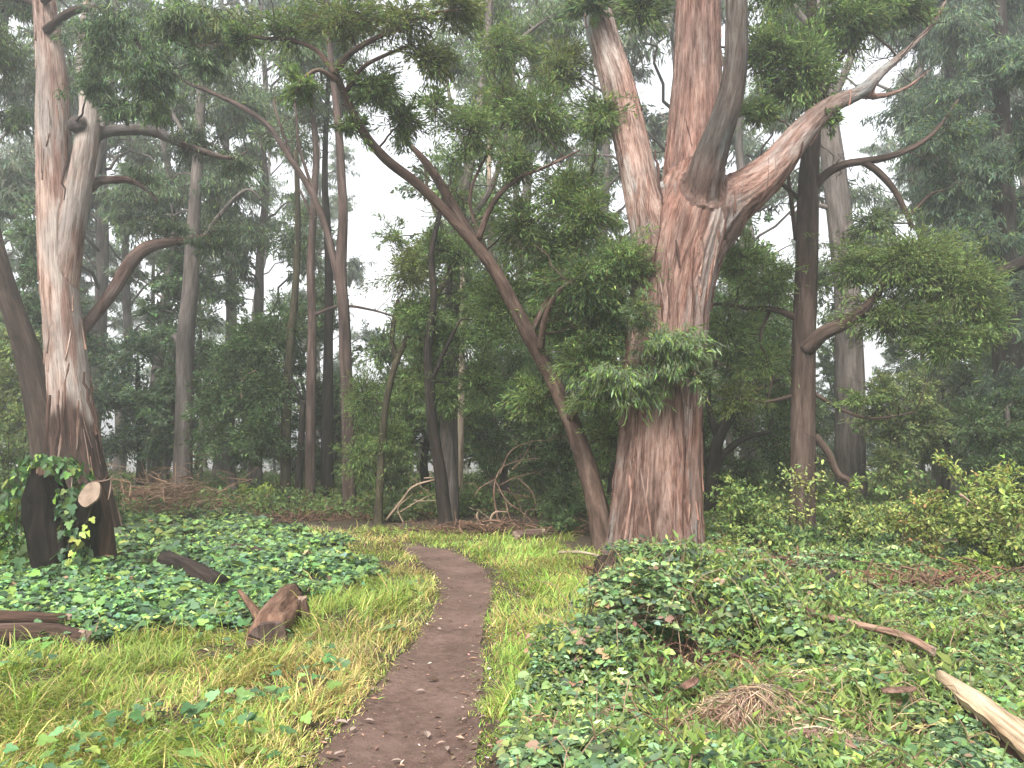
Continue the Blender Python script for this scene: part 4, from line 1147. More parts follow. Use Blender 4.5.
STEMS = []        # things the low plants must not grow through: (x, y, r)
def grass(name, label, n, region, seed, h0, h1, cols, y0=2.2, y1=14, thr=0.33, u0=-.8, u1=.8, wk=0.0042, lean=.55, cl=.55):
    rng = np.random.default_rng(seed)
    x, y = scatter_xy(rng, n, u0, u1, y0, y1, 1.25)
    tu = n2(x, y, 3.2, seed + 1, 3)
    keep = region(x, y) & (rng.random(n) < np.clip((tu - thr) * 4, 0.06, 1)) & ((path_d(x, y) > 0.80 + .28 * rng.random(n)) | (y > 11.5 + .9 * n2(x, y, 1.1, 777)))
    x, y, tu = x[keep], y[keep], tu[keep]; m = len(x)
    hh = (h0 + (h1 - h0) * np.clip((n2(x, y, 1.7, seed + 2, 2) - .25) * 1.8, 0, 1)) * np.exp(rng.normal(0, .28, m))
    edge = np.maximum(np.clip((path_d(x, y) - .8) / .8, .25, 1), (y > 11.6) * .9)
    hh = hh * edge
    z = gz(x, y) - 0.01
    az = n2(x, y, 1.4, seed + 4) * 12.6 + rng.normal(0, 1.1, m)
    ln = np.abs(rng.normal(0, lean, m)) + .12
    D = np.stack([np.cos(az) * ln, np.sin(az) * ln, np.ones(m)], 1)
    N = np.stack([-np.cos(az), -np.sin(az), ln], 1) + rng.normal(0, .35, (m, 3))
    green, dry, dfrac = cols
    pdry = np.clip(dfrac(x, y), 0, 1)
    tt = np.where((rng.random(m) < pdry)[:, None], tints(rng, m, dry, .25, [((.30, .235, .105), .3), ((.16, .10, .055), .15)]), tints(rng, m, green, .2, [((.135, .20, .04), .3), ((.26, .28, .07), .2)]))
    big = np.exp(.6 * (n2(x, y, .9, seed + 6) - .5))[:, None]
    mb = MB()
    leaves(mb, np.stack([x, y, z], 1), D, N, hh * 1.15, wk * (1 + y / 7) * np.exp(rng.normal(0, .2, m)), tt * big, 'blade', bend=np.abs(rng.normal(.35, .25, m)))
    return tag(mb.build(name, M_GRASS), label, 'grass', kind='stuff')

def left_grass(x, y):
    cx = np.interp(y, PCs[:, 1], PCs[:, 0])
    return (~inside_soft(IVY, x, y, .9, 61) | (np.random.default_rng(4).random(len(x)) < .10)) & ((x < cx) | (y > 12.3)) & (y < 15.2 - .02 * x) & (x < 1.0)
def dry_l(x, y):
    d = path_d(x, y)
    return .06 + .60 * np.clip((n2(x, y, .75, 66, 2) - .50) * 3, 0, .9) + .42 * np.exp(-((d - 1.3) / .9) ** 2)
grass('grass', 'tufted yellow green grass with dry blades along the inner side of the track', 210000, left_grass, 301, .06, .17, ((.212, .300, .064), (.50, .42, .17), dry_l), u1=.2)
def right_grass(x, y):
    return inside_soft(GRASS_R, x, y, .55, 71)
def dry_r(x, y):
    return .10 + .4 * np.clip((n2(x, y, .9, 76, 2) - .5) * 3, 0, .8)
grass('grass', 'fresh green grass on the outer verge between the track and the brambles', 150000, right_grass, 302, .05, .14, ((.21, .32, .066), (.40, .31, .12), dry_r), u0=-.35, u1=.35, y0=3)

# leaf litter and chips
rng = np.random.default_rng(310)
mb = MB()
x, y = scatter_xy(rng, 40000, y0=2.4, y1=16, power=1.4)
d = path_d(x, y)
k = (d > 1.0) | ((d > .66) & (rng.random(len(x)) < .55)) | (rng.random(len(x)) < .20)
x, y, d = x[k], y[k], d[k]; m = len(x)
L = np.exp(rng.normal(-3.85, .55, m)); 
z = gz(x, y) + .006 + .012 * rng.random(m) + np.where(d > 1.05, .012, 0)
az = rng.random(m) * 6.28
leaves(mb, np.stack([x, y, z], 1), np.stack([np.cos(az), np.sin(az), rng.normal(0, .15, m)], 1), np.stack([rng.normal(0, .3, m), rng.normal(0, .3, m), np.ones(m)], 1), L, L * (.2 + .4 * rng.random(m)),
       tints(rng, m, (.13, .085, .055), .4, [((.26, .18, .13), .25), ((.07, .045, .032), .3), ((.33, .25, .20), .08)]), 'ovalq')
tag(mb.build('leaf_litter', M_DRY), 'brown leaf litter and bark chips strewn over the soil and track edges', 'leaf litter', kind='stuff')

# ivy carpet
def ivy_h(x, y):
    return .02 + .20 * n2(x, y, 1.5, 81, 3) + .22 * np.clip(n2(x, y, 3.2, 82, 2) - .48, 0, 1)
rng = np.random.default_rng(320)
x, y = scatter_xy(rng, 200000, -.95, .1, 2.6, 19, 1.35)
dens = n2(x, y, 1.6, 83, 3)
k = inside_soft(IVY, x, y, 1.7, 61) & (rng.random(len(x)) < np.clip((dens - .33) * 5, .05, 1)) & (path_d(x, y) > 1.25)
x, y = x[k], y[k]; m = len(x)
hh = ivy_h(x, y)
z = gz(x, y) + hh * (.35 + .65 * rng.random(m) ** .6)
az = rng.random(m) * 6.28
e = .05
gxn = -(ivy_h(x + e, y) - ivy_h(x - e, y)) / (2 * e); gyn = -(ivy_h(x, y + e) - ivy_h(x, y - e)) / (2 * e)
N = np.stack([gxn * .8, gyn * .8 - .25, np.ones(m)], 1) + rng.normal(0, .42, (m, 3))
D = np.stack([np.cos(az), np.sin(az), rng.normal(-.15, .2, m)], 1)
L = .055 * np.exp(rng.normal(0, .40, m) + .5 * (n2(x, y, .9, 86, 2) - .5)) * (1 + np.clip(y - 7, 0, 12) * .055)
pal = n2(x, y, .8, 85, 2)
tt = tints(rng, m, (.085, .160, .060), .34, [((.075, .130, .082), .25), ((.140, .230, .065), .24), ((.18, .25, .06), .09), ((.034, .064, .032), .24), ((.15, .10, .06), .02)])
far = np.clip((y - 9) / 4, 0, 1)[:, None]
tt = tt * np.exp(.7 * (pal - .5))[:, None] * (1 + far * np.array([.15, .02, -.05]))
mb = MB()
leaves(mb, np.stack([x, y, z], 1), D, N, L, L * .95, tt, 'ivy')
tag(mb.build('ivy_carpet', M_LOW), 'low carpet of lobed green ivy leaves around the black stump and logs', 'ivy', kind='stuff')

# brambles
BARE = [(flat(735, 700), .42, .7), (flat(845, 752), .5, .65), (flat(720, 745), .40, .8), (flat(905, 640), .35, .35), (flat(990, 740), .5, .5), (flat(940, 592), .8, .6), (flat(800, 715), .3, .5), (flat(560, 735), .3, .45), (flat(690, 690), .25, .5)]
def br_h(x, y):
    h = .02 + .30 * n2(x, y, .9, 91, 3) ** 1.3 + .40 * np.clip(n2(x, y, 2.4, 92, 2) - .45, 0, 1)
    h = h + .30 * np.exp(-((x - 1.45) ** 2 / .8 + (y - 6.4) ** 2 / 1.6)) + .18 * np.exp(-((x - 1.0) ** 2 / .3 + (y - 5.6) ** 2 / .5))
    h = h * np.clip((path_d(x, y) - .9) * .55 + .2, .2, 1)
    for (c, r, a) in BARE:
        h = h * (1 - a * np.exp(-((x - c[0]) ** 2 + (y - c[1]) ** 2) / r ** 2))
    return h
def br_region(x, y):
    cx = np.interp(y, PCs[:, 1], PCs[:, 0])
    return (x > cx) & (path_d(x, y) > 1.32) & ~inside_soft(GRASS_R, x, y, .55, 71) & ((y < 11.0) | (x > 1.9)) & (y < 15)
rng = np.random.default_rng(330)
x, y = scatter_xy(rng, 84000, -.15, .95, 2.5, 15, 1.3)
dens = n2(x, y, 2.2, 93, 3)
bare = np.zeros(len(x))
for (c, r, a) in BARE:
    bare = np.maximum(bare, a * np.exp(-((x - c[0]) ** 2 + (y - c[1]) ** 2) / r ** 2))
k = br_region(x, y) & (rng.random(len(x)) < np.clip((dens - .43) * 7, .05, 1) * (1 - bare))
x, y = x[k], y[k]; m = len(x)
hh = br_h(x, y)
z = gz(x, y) + hh * (.25 + .75 * rng.random(m) ** .55) + .02
az = rng.random(m) * 6.28
N = np.stack([np.zeros(m), np.full(m, -.28), np.ones(m)], 1) + rng.normal(0, .40, (m, 3))
Lb = .050 * np.exp(rng.normal(0, .36, m) + .5 * (n2(x, y, .8, 94, 2) - .5)) * (1 + np.clip(y - 6, 0, 9) * .05)
pal = n2(x, y, .9, 95, 2)
Lb = np.minimum(Lb, .088)
base = tints(rng, m, (.105, .168, .070), .36, [((.085, .140, .078), .25), ((.155, .220, .078), .24), ((.038, .064, .032), .22), ((.21, .24, .08), .08), ((.17, .11, .07), .05)])
base = base * np.exp(.6 * (pal - .5))[:, None]
mb = MB()
for j, (da, ls) in enumerate(((0, 1.0), (1.25, .85), (-1.25, .85))):
    a2 = az + da
    D = np.stack([np.cos(a2), np.sin(a2), rng.normal(-.12, .15, m)], 1)
    st_ = unit(D) * .012
    leaves(mb, np.stack([x, y, z], 1) + st_, D, N + rng.normal(0, .18, (m, 3)), Lb * ls, Lb * ls * .66, base * np.exp(rng.normal(0, .1, (m, 1))), 'oval')
ns = 1500
xs, ys = scatter_xy(rng, ns, -.15, .95, 2.6, 12, 1.2)
k = br_region(xs, ys); xs, ys = xs[k], ys[k]
hs = br_h(xs, ys)
for a, b, h_ in zip(xs, ys, hs):
    aa = rng.random() * 6.28; ln = .25 + .5 * rng.random()
    t = np.linspace(0, 1, 6)
    px = a + np.cos(aa) * ln * t; py = b + np.sin(aa) * ln * t
    if path_d(px, py).min() < 1.15: continue
    pz = gz(px, py) + np.sin(t * math.pi * .9) * (h_ * 1.05 + .05)
    c = [(.12, .06, .045), (.09, .10, .035), (.24, .17, .11)][int(rng.integers(0, 3))]
    mb.add(*_tb(tube(np.stack([px, py, pz], 1), np.linspace(.0045, .0018, 6), 3, cap=False), c))
tag(mb.build('bramble_thicket', M_LOW), 'knee high tangle of green bramble leaves filling the ground below the great gum', 'brambles', kind='stuff')

# sparse straw among the brambles and on bare patches
rng = np.random.default_rng(340)
x, y = scatter_xy(rng, 26000, -.02, .95, 2.6, 13, 1.2)
bare = np.clip((n2(x, y, 1.3, 990, 2) - .5) * 1.6, .06, .5)
for (c, r, a) in BARE:
    bare = np.maximum(bare, a * np.exp(-((x - c[0]) ** 2 + (y - c[1]) ** 2) / (1.3 * r) ** 2))
k = br_region(x, y) & (rng.random(len(x)) < bare)
x, y = x[k], y[k]; m = len(x)
az = n2(x, y, 1.5, 97) * 12 + rng.normal(0, .8, m)
D = np.stack([np.cos(az), np.sin(az), rng.random(m) * .7], 1)
mb = MB()
leaves(mb, np.stack([x, y, gz(x, y) + .01 + .06 * rng.random(m)], 1), D, rng.normal(0, .3, (m, 3)) + np.array([0, 0, 1.]), .10 + .16 * rng.random(m), .0045 * (1 + y / 8), tints(rng, m, (.27, .19, .105), .3, [((.15, .095, .06), .3), ((.38, .29, .16), .2)]), 'blade', bend=rng.normal(.2, .2, m))
tag(mb.build('straw', M_DRY), 'dry straw and dead stalks lying in the gaps of the brambles', 'straw', kind='stuff')

# weeds under the wood
rng = np.random.default_rng(350)
x, y = scatter_xy(rng, 190000, -.85, .85, 13.5, 46, 1.2, 2.0)
cx = 0
k = ((y > 15.6 - .02 * x) | (x > 3.2)) & (rng.random(len(x)) < np.clip((n2(x, y, .55, 99, 3) - .30) * 4, .04, 1))
x, y = x[k], y[k]; m = len(x)
h = .10 + 1.0 * n2(x, y, .8, 98, 3) ** 2
z = gz(x, y) + h * rng.random(m) ** .8
D = rng.normal(0, 1, (m, 3)) + np.array([0, 0, .2]); N = rng.normal(0, .5, (m, 3)) + np.array([0, -.2, 1.])
L = .050 * (1 + y / 16) * np.exp(rng.normal(0, .25, m))
tt = tints(rng, m, G_MID, .3, [(G_DARK, .3), (G_LIGHT, .2), (DRYL, .06), (OLIVE, .15)]) * np.exp(.8 * (n2(x, y, .3, 96, 2) - .5))[:, None]
mb = MB(); leaves(mb, np.stack([x, y, z], 1), D, N, L, L * .42, tt, 'rhomb')
tag(mb.build('undergrowth', M_LEAF), 'patchy green weeds and seedlings covering the floor of the wood', 'undergrowth', kind='stuff')

# ------------------------------------------------------------------ stump, logs, branches
def stick(mb, pts, r0, r1, sides=7, wob=.15, seed=0, tint=(.5, .5, .5), mat=0, per=5, boff=(0, 0, 0)):
    c = catmull(np.array(pts, float), per)
    V, f, b = tube(c, np.linspace(r0, r1, len(c)), sides, wob, seed, boff=boff)
    mb.add(V, f, tint, b, mat)
    return c

def on_ground(u, v, h=0.0):
    p = G(u, v); return p + np.array([0, 0, h])

# the black forked stump
YS = 8.35
def knobbly(mb, amp, sc, seed):
    V = np.vstack(mb.V); c = V[:, :2].mean(0)
    d = np.column_stack([unit(V[:, :2] - c), np.zeros(len(V))])
    k = (fbm(V * np.array([sc, sc, sc * .35]), 3, seed) - .5) * 2
    mb.V = [V + d * (k * amp)[:, None]]
    return mb
sb = on_ground(52, 592); 
st = thing('tree_stump', sb, 'blackened forked stump wrapped in ivy, one arm freshly sawn pale', 'stump')
wdm = MB()
def sp(u, v, dy=0): return P(u, v, YS + dy)
def arm(pts, sides, wob, seed, tint):
    c, r = to_path(pts, YS, 9)
    wdm.add(*_tb(tube(c, r * (1 + .16 * (vnoise(np.stack([arclen(c) * 7, c[:, 0] * 0, c[:, 0] * 0 + seed], 1), seed) - .5)), sides, wob, seed), tint))
arm([(60, 612, 32), (58, 592, 25), (55, 565, 19.5), (51, 535, 17), (48, 505, 15.5), (45, 482, 13.5), (43, 467, 11.5)], 36, .5, 3, (.20, .17, .16))
arm([(56, 600, 16, .1), (42, 565, 9, -.02), (35, 530, 7.5, -.08), (31, 502, 6.5, -.08), (32, 486, 4.5, -.08), (35, 476, 2, -.05)], 14, .5, 4, (.15, .13, .125))
arm([(70, 605, 24, .12), (79, 578, 16.5, .08), (85, 550, 13.5, .08), (88, 522, 12.2, .03), (89.5, 506, 11.4, -.02), (89.5, 497, 9, -.03), (89.5, 494, 5, .0)], 26, .35, 5, (.17, .15, .14))
tag(knobbly(wdm, .045, 9, 5).build('trunk', M_DARK, st, sb, smooth=True), 'charred black forked wood')
b = MB(); c, r = to_path([(104, 590, 12, .25), (105, 550, 10, .25), (103, 515, 7, .2), (99, 488, 4, .15), (97, 478, 2, .15)], YS); b.add(*_tb(tube(c, r, 9, .3, 6), (.42, .36, .33)))
b.build('bark_slab', M_BROWN, st, sb, smooth=True)
# sawn face of the arm, facing the viewer and up
b = MB(); cc = sp(89.5, 494, -.155); nrm = unit(np.array([-.06, -.90, .42])); a1 = unit(np.cross(nrm, [0, 0, 1.])); a2 = np.cross(nrm, a1)
th = np.linspace(0, 6.283, 22, endpoint=False); rad = .115 * (1 + .07 * np.sin(2 * th + .5) + .04 * np.sin(5 * th))
ring = cc + (np.cos(th) * rad)[:, None] * a1 * .92 + (np.sin(th) * rad)[:, None] * a2 * 1.25
V = np.vstack([ring, ring - nrm * .03, [cc + nrm * .004]])
k = np.arange(22); k2 = (k + 1) % 22
b.add(V, [np.stack([k, k2, k2 + 22, k + 22], 1), np.stack([np.full(22, 44), k2, k], 1)])
tag(b.build('cut_face', M_CUT, st, sb), 'pale tan sawn end')
b = MB(); cc = sp(47, 466, -.02); ring = cc + np.stack([np.cos(th) * .112, np.sin(th) * .112, .02 * np.sin(3 * th) - .015 + .03 * np.cos(th)], 1)
V = np.vstack([ring, ring - [0, 0, .10], [cc + [0, 0, .012]]])
b.add(V, [np.stack([k, k2, k2 + 22, k + 22], 1), np.stack([np.full(22, 44), k, k2], 1)], (.4, .36, .33)); b.build('cut_face', M_DEAD, st, sb)
b = MB()
for a, d in (((92, 482), (122, 472)), ((104, 480), (112, 462)), ((112, 476), (108, 500))):
    stick(b, [sp(*a, -.05), sp((a[0] + d[0]) / 2, (a[1] + d[1]) / 2 + 3, -.15), sp(*d, -.2)], .010, .004, 5)
b.build('broken_twig', M_DEAD, st, sb)

def ivy_on(name, label, axis_pts, n, seed, rad, cols, parent_org, zmin=None, cover=lambda t, th: np.ones_like(t)):
    rng = np.random.default_rng(seed)
    c = catmull(np.array(axis_pts, float), 6)
    t = rng.random(n); th = rng.random(n) * 6.283
    k = rng.random(n) < cover(t, th); t, th = t[k], th[k]; n = len(t)
    p = np.stack([np.interp(t, np.linspace(0, 1, len(c)), c[:, j]) for j in range(3)], 1)
    o = np.stack([np.cos(th), np.sin(th), rng.normal(0, .2, n)], 1)
    pos = p + o * (rad * (.9 + .45 * rng.random(n)))[:, None]
    D = np.stack([rng.normal(0, .5, n), rng.normal(0, .5, n), -np.ones(n) * .8], 1) + o * .2
    L = .075 * np.exp(rng.normal(0, .3, n))
    mb = MB(); leaves(mb, pos, D, o + rng.normal(0, .35, (n, 3)) + np.array([0, 0, .35]), L, L * .95, tints(rng, n, *cols), 'ivy')
    o_ = thing(name, parent_org, label, 'ivy')
    vm = MB()
    for q in range(7):
        t0, t1 = sorted(rng.random(2)); th0 = rng.random() * 6.28
        tt = np.linspace(t0, max(t1, t0 + .3) if t0 < .7 else 1, 7)
        pp = np.stack([np.interp(tt, np.linspace(0, 1, len(c)), c[:, j]) for j in range(3)], 1) + np.array([math.cos(th0), math.sin(th0), 0]) * rad * .95
        vm.add(*_tb(tube(pp, .006, 4, cap=False), (.5, .5, .5)))
    vm.build('vine', M_BROWN, o_, parent_org)
    mb.build('foliage', M_GLOSS, o_, parent_org)
    return o_
IVC = ((.055, .115, .040), .28, [((.16, .235, .045), .22), ((.10, .17, .045), .25), ((.035, .075, .032), .15)])
o0 = ivy_on('ivy_vine', 'ivy climbing the hollow between the two arms of the black stump', [sp(72, 592, -.15), sp(73, 560, -.12), sp(72, 525, -.1), sp(70, 490, -.05)], 220, 364, .10, ((.06, .11, .05), .3, [((.12, .19, .05), .2)]), sb)
oz = ivy_on('ivy_vine', 'ivy leaves heaped around the foot of the black stump', [sp(24, 592, -.1), sp(44, 598, -.3), sp(70, 598, -.32), sp(98, 594, -.1), sp(112, 586, .2)], 420, 365, .16, ((.07, .125, .06), .32, [((.11, .18, .06), .2), ((.05, .085, .05), .25)]), sb)
o1 = ivy_on('ivy_vine', 'ivy draped over the cap of the black stump and spilling down its far flank', [sp(20, 560, .1), sp(22, 510, .1), sp(30, 474, .05), sp(48, 460, .05), sp(66, 470, .05), sp(74, 500, .1), sp(76, 545, .1)], 430, 361, .16, IVC, sb)
b = MB(); rng = np.random.default_rng(362)                                     # a pale young spray in front
pts = np.array([sp(86 - q * 4.2 + rng.normal(0, 3), 500 + q * 9.5 + 22 + rng.normal(0, 3), -.27) for q in range(9) for _ in range(2)]); n = len(pts)
vm = MB(); stick(vm, [sp(92, 505, -.16), sp(80, 540, -.26), sp(64, 570, -.27), sp(50, 590, -.28)], .005, .003, 4); 
ysp = thing('ivy_vine', sb, 'pale yellow spray of young ivy hanging before the black stump', 'ivy'); vm.build('vine', M_MOSS, ysp, sb)
leaves(b, pts, np.stack([rng.normal(0, .4, n), -np.ones(n) * .2, -np.ones(n)], 1), np.tile([0, -1., .3], (n, 1)) + rng.normal(0, .25, (n, 3)), .062 + .02 * rng.random(n), .06 + .015 * rng.random(n), tints(rng, n, (.26, .32, .07), .2), 'ivy'); b.build('foliage', M_GLOSS, ysp, sb)

def log_thing(name, label, pts, r0, r1, mat, seed, tint=(.5, .5, .5), ends=(True, True), stubs=(), cat='log', wob=.22, sides=14, endmat=None):
    pts = np.array(pts, float)
    org = pts.mean(0); org[2] = gz1(org[0], org[1])
    o = thing(name, org, label, cat)
    mb = MB(); c = stick(mb, pts, r0, r1, sides, wob, seed, tint)
    mb.build('trunk' if r0 > .05 else 'shaft', mat, o, org, smooth=True)
    for s in stubs:
        b = MB(); stick(b, s[0], s[1], s[2], 8, .2, seed + 5, tint); b.build('stub', mat, o, org, smooth=True)
    T = unit(np.gradient(c, axis=0))
    for e_, i_, sg, rr in ((0, 0, -1, r0), (1, -1, 1, r1)):
        if not ends[e_]: continue
        nr = T[i_] * sg; a1 = unit(np.cross(nr, [0.1, 0.2, 1.])); a2 = np.cross(nr, a1); rg = np.random.default_rng(seed + e_)
        th_ = np.linspace(0, 6.283, 18, endpoint=False); rad = rr * .97 * (1 + .10 * np.sin(2 * th_ + rg.random() * 6) + .05 * np.sin(5 * th_))
        ring = c[i_] + nr * .012 + (np.cos(th_) * rad)[:, None] * a1 + (np.sin(th_) * rad)[:, None] * a2
        ring += nr * (rg.normal(0, .010, 18))[:, None]
        V = np.vstack([ring, ring - nr * .05, [c[i_] + nr * .02]]); k = np.arange(18); k2 = (k + 1) % 18
        b = MB(); b.add(V, [np.stack([k, k2, k2 + 18, k + 18], 1), np.stack([np.full(18, 36), k2, k], 1)], (.5, .5, .5), V * 1.0); b.build('end_face', endmat or M_DEAD, o, org)
    return o

g = on_ground
log_thing('fallen_log', 'charcoal dark log lying slantwise in the ivy, nearest the black stump', [g(166, 572, .13), g(190, 582, .14), g(220, 593, .10)], .105, .085, M_DARK, 1, (.62, .58, .6), endmat=M_DARK)
log_thing('fallen_log', 'short dark log sunk in the ivy well behind the other logs', [g(234, 556, .10), g(250, 558, .10), g(262, 560, .08)], .07, .06, M_BROWN, 2, (.5, .45, .42), endmat=M_BROWN)
log_thing('fallen_log', 'chunky weathered brown log end with a red side stub at the edge of the ivy', [g(266, 654, .10), g(270, 644, .12), g(282, 624, .12), g(293, 606, .08)], .145, .115, M_DEAD, 3, (.36, .29, .26),
          stubs=[([g(262, 640, .13), g(252, 628, .17), g(239, 613, .20)], .045, .022)], endmat=M_RED, wob=.45, sides=24)
log_thing('tree_stump', 'small broken stub with a pale splintered tip beside the chunky log end', [g(304, 622, 0), g(303, 622, .10), g(302, 622, .20)], .07, .04, M_BROWN, 15, (.55, .48, .44), ends=(False, True), cat='stump', wob=.4, endmat=M_DEAD)
log_thing('fallen_log', 'long weathered log with grey bark jutting in beside the dry grass', [g(-70, 652, .10), g(0, 648, .11), g(50, 647, .11), g(84, 650, .08)], .085, .065, M_BROWN, 4, (.62, .56, .55))
log_thing('fallen_log', 'thinner log lying against the long weathered log, half under ivy', [g(-60, 634, .14), g(10, 636, .15), g(68, 634, .12)], .06, .045, M_BROWN, 5, (.55, .46, .43))
log_thing('fallen_log', 'short sawn log with pale reddish end at the foot of the dead branches', [g(516, 542, .10), g(528, 541, .11), g(544, 540, .11)], .075, .07, M_RED, 6, (.62, .58, .55), endmat=M_CUT)
log_thing('tree_stump', 'low dark rotten stump in the grass before the great gum', [g(606, 590, -.05), g(606, 588, .12), g(607, 586, .24)], .17, .13, M_DARK, 7, (.55, .5, .45), ends=(False, True), cat='stump', endmat=M_DARK)
log_thing('fallen_log', 'dark rotten log lying between low stump and bark strips', [g(618, 582, .12), g(634, 580, .14), g(652, 584, .12)], .09, .08, M_DARK, 8, (.62, .56, .5), endmat=M_DARK)
log_thing('fallen_branch', 'long straight grey brown pole lying across the brambles', [g(790, 650, .30), g(850, 664, .28), g(905, 676, .26), g(934, 686, .22)], .028, .026, M_DEAD, 9, (.56, .50, .47), cat='branch', sides=9, endmat=M_CUT)
log_thing('fallen_branch', 'stubby dark branch lying in the weeds beyond the pole', [g(818, 598, .16), g(836, 594, .18)], .05, .04, M_DARK, 10, cat='branch', endmat=M_DARK)
log_thing('fallen_branch', 'pale slim branch lying in the grass at the foot of the leaning tree', [g(560, 557, .06), g(580, 558, .08), g(602, 561, .06)], .022, .016, M_CREAM, 11, cat='branch', sides=7)
log_thing('fallen_branch', 'tan forked stick propped against the foot of the great gum', [g(604, 566, .06), g(622, 566, .12), g(636, 556, .16), g(641, 548, .22)], .03, .016, M_DEAD, 12, (.62, .48, .4), cat='branch', sides=7)
log_thing('bark_slab', 'reddish slab of shed bark leaning on the low rotten log', [g(642, 598, .12), g(654, 590, .22), g(664, 584, .26)], .035, .03, M_RED, 13, (.75, .62, .5), cat='bark', sides=7)
log_thing('bark_slab', 'short reddish piece of bark at the right root of the great gum', [g(672, 566, .10), g(686, 562, .14)], .03, .025, M_RED, 14, (.8, .6, .5), cat='bark', sides=7)

# pale split log at the near corner: a long half round with splintered ragged edges
def split_log():
    a, e = g(940, 708, .20), np.array([2.32, 3.10, .16])
    rng = np.random.default_rng(88)
    ax = unit(e - a); ln = np.linalg.norm(e - a) * 1.0
    up = np.array([-.25, -.25, 1.0]); up = unit(up - ax * up.dot(ax)); sd_ = np.cross(ax, up)
    org = np.array([*((a + e) / 2)[:2], 0]); org[2] = gz1(org[0], org[1])
    o = thing('split_log', org, 'pale split log with splintered edge in the near corner of the brambles', 'log')
    nseg, ncr = 40, 12
    t = np.linspace(0, 1, nseg)
    wl = .068 * np.interp(t, [0, .08, .3, .7, 1], [.35, .75, 1.0, 1.15, 1.2]) * (1 + .25 * (vnoise(np.stack([t * 14, t * 0, t * 0], 1), 3) - .5))
    wr = .068 * np.interp(t, [0, .08, .3, .7, 1], [.25, .7, 1.0, 1.1, 1.2]) * (1 + .35 * (vnoise(np.stack([t * 18, t * 0, t * 0], 1), 8) - .5))
    mb = MB(); Vt = []
    for i_ in range(nseg):
        s = np.linspace(-1, 1, ncr)
        w = np.where(s < 0, s * wl[i_], s * wr[i_])
        zz = .022 * (1 - s ** 2) + .012 * (vnoise(np.stack([s * 4 + 9, np.full(ncr, t[i_] * 3), s * 0], 1), 5) - .5) + .03 * math.sin(t[i_] * 3)
        Vt.append(a + ax * ln * t[i_] + sd_[None] * w[:, None] + up[None] * zz[:, None])
    Vt = np.array(Vt); Vb_ = Vt - up * .05 - (Vt - Vt.mean(1, keepdims=True)) * .15
    V = np.vstack([Vt.reshape(-1, 3), Vb_.reshape(-1, 3)])
    i_ = (np.arange(nseg - 1)[:, None] * ncr + np.arange(ncr - 1)[None]).ravel()
    K = nseg * ncr
    q1 = np.stack([i_, i_ + ncr, i_ + ncr + 1, i_ + 1], 1); q2 = q1[:, ::-1] + K
    es = []
    for j in (0, ncr - 1):
        r_ = np.arange(nseg - 1) * ncr + j; es.append(np.stack([r_, r_ + ncr, r_ + ncr + K, r_ + K], 1))
    for j in (0, nseg - 1):
        r_ = np.arange(ncr - 1) + j * ncr; es.append(np.stack([r_, r_ + 1, r_ + 1 + K, r_ + K], 1))
    loc = np.stack([(V - a) @ sd_, (V - a) @ up, (V - a) @ ax], 1)
    mb.add(V, [q1, q2] + es, (.52, .5, .47), loc)
    mb.build('wood', M_SPLIT, o, org)
    b = MB(); stick(b, [a + ax * .15 - up * .055 + sd_ * .03, a + ax * ln * .5 - up * .07 + sd_ * .035, a + ax * ln - up * .06 + sd_ * .04], .05, .062, 10, .3, 4, (.5, .4, .35)); b.build('bark', M_BROWN, o, org, smooth=True)
    b = MB()
    for q in range(5):
        s0 = .2 + .14 * q
        stick(b, [a + ax * ln * s0 + sd_ * .045 + up * .005, a + ax * ln * (s0 + .07) + sd_ * .075 - up * .012], .008, .002, 4, 0)
    b.build('splinters', M_SPLIT, o, org)
split_log()
def curl(u, v, L, wd_, az, label, tint):
    p = g(u, v, .16); a = np.array([math.cos(az), math.sin(az), .12]); s = np.array([-math.sin(az), math.cos(az), 0])
    t = np.linspace(-1, 1, 9); c = np.linspace(-1.1, 1.1, 7)
    V = np.array([p + a * L * .5 * x_ + s * wd_ * (1 - .6 * x_ * x_) * math.sin(y_) + np.array([0, 0, 1.]) * wd_ * (math.cos(y_) * .6 + .15 * x_) for x_ in t for y_ in c])
    i_ = (np.arange(8)[:, None] * 7 + np.arange(6)[None]).ravel()
    mb = MB(); mb.add(V, np.stack([i_, i_ + 1, i_ + 8, i_ + 7], 1), tint, V)
    o = mb.build('bark_slab', M_RED, smooth=True)
    md = o.modifiers.new('thick', 'SOLIDIFY'); md.thickness = .006
    tag(o, label, 'bark')
curl(900, 724, .17, .05, -.5, 'curled tan flake of bark lying in the weeds by the split log', (.95, .85, .75))
curl(690, 716, .12, .04, .6, 'curled brown flake of bark beside the straw heap with a hollow', (.8, .66, .58))

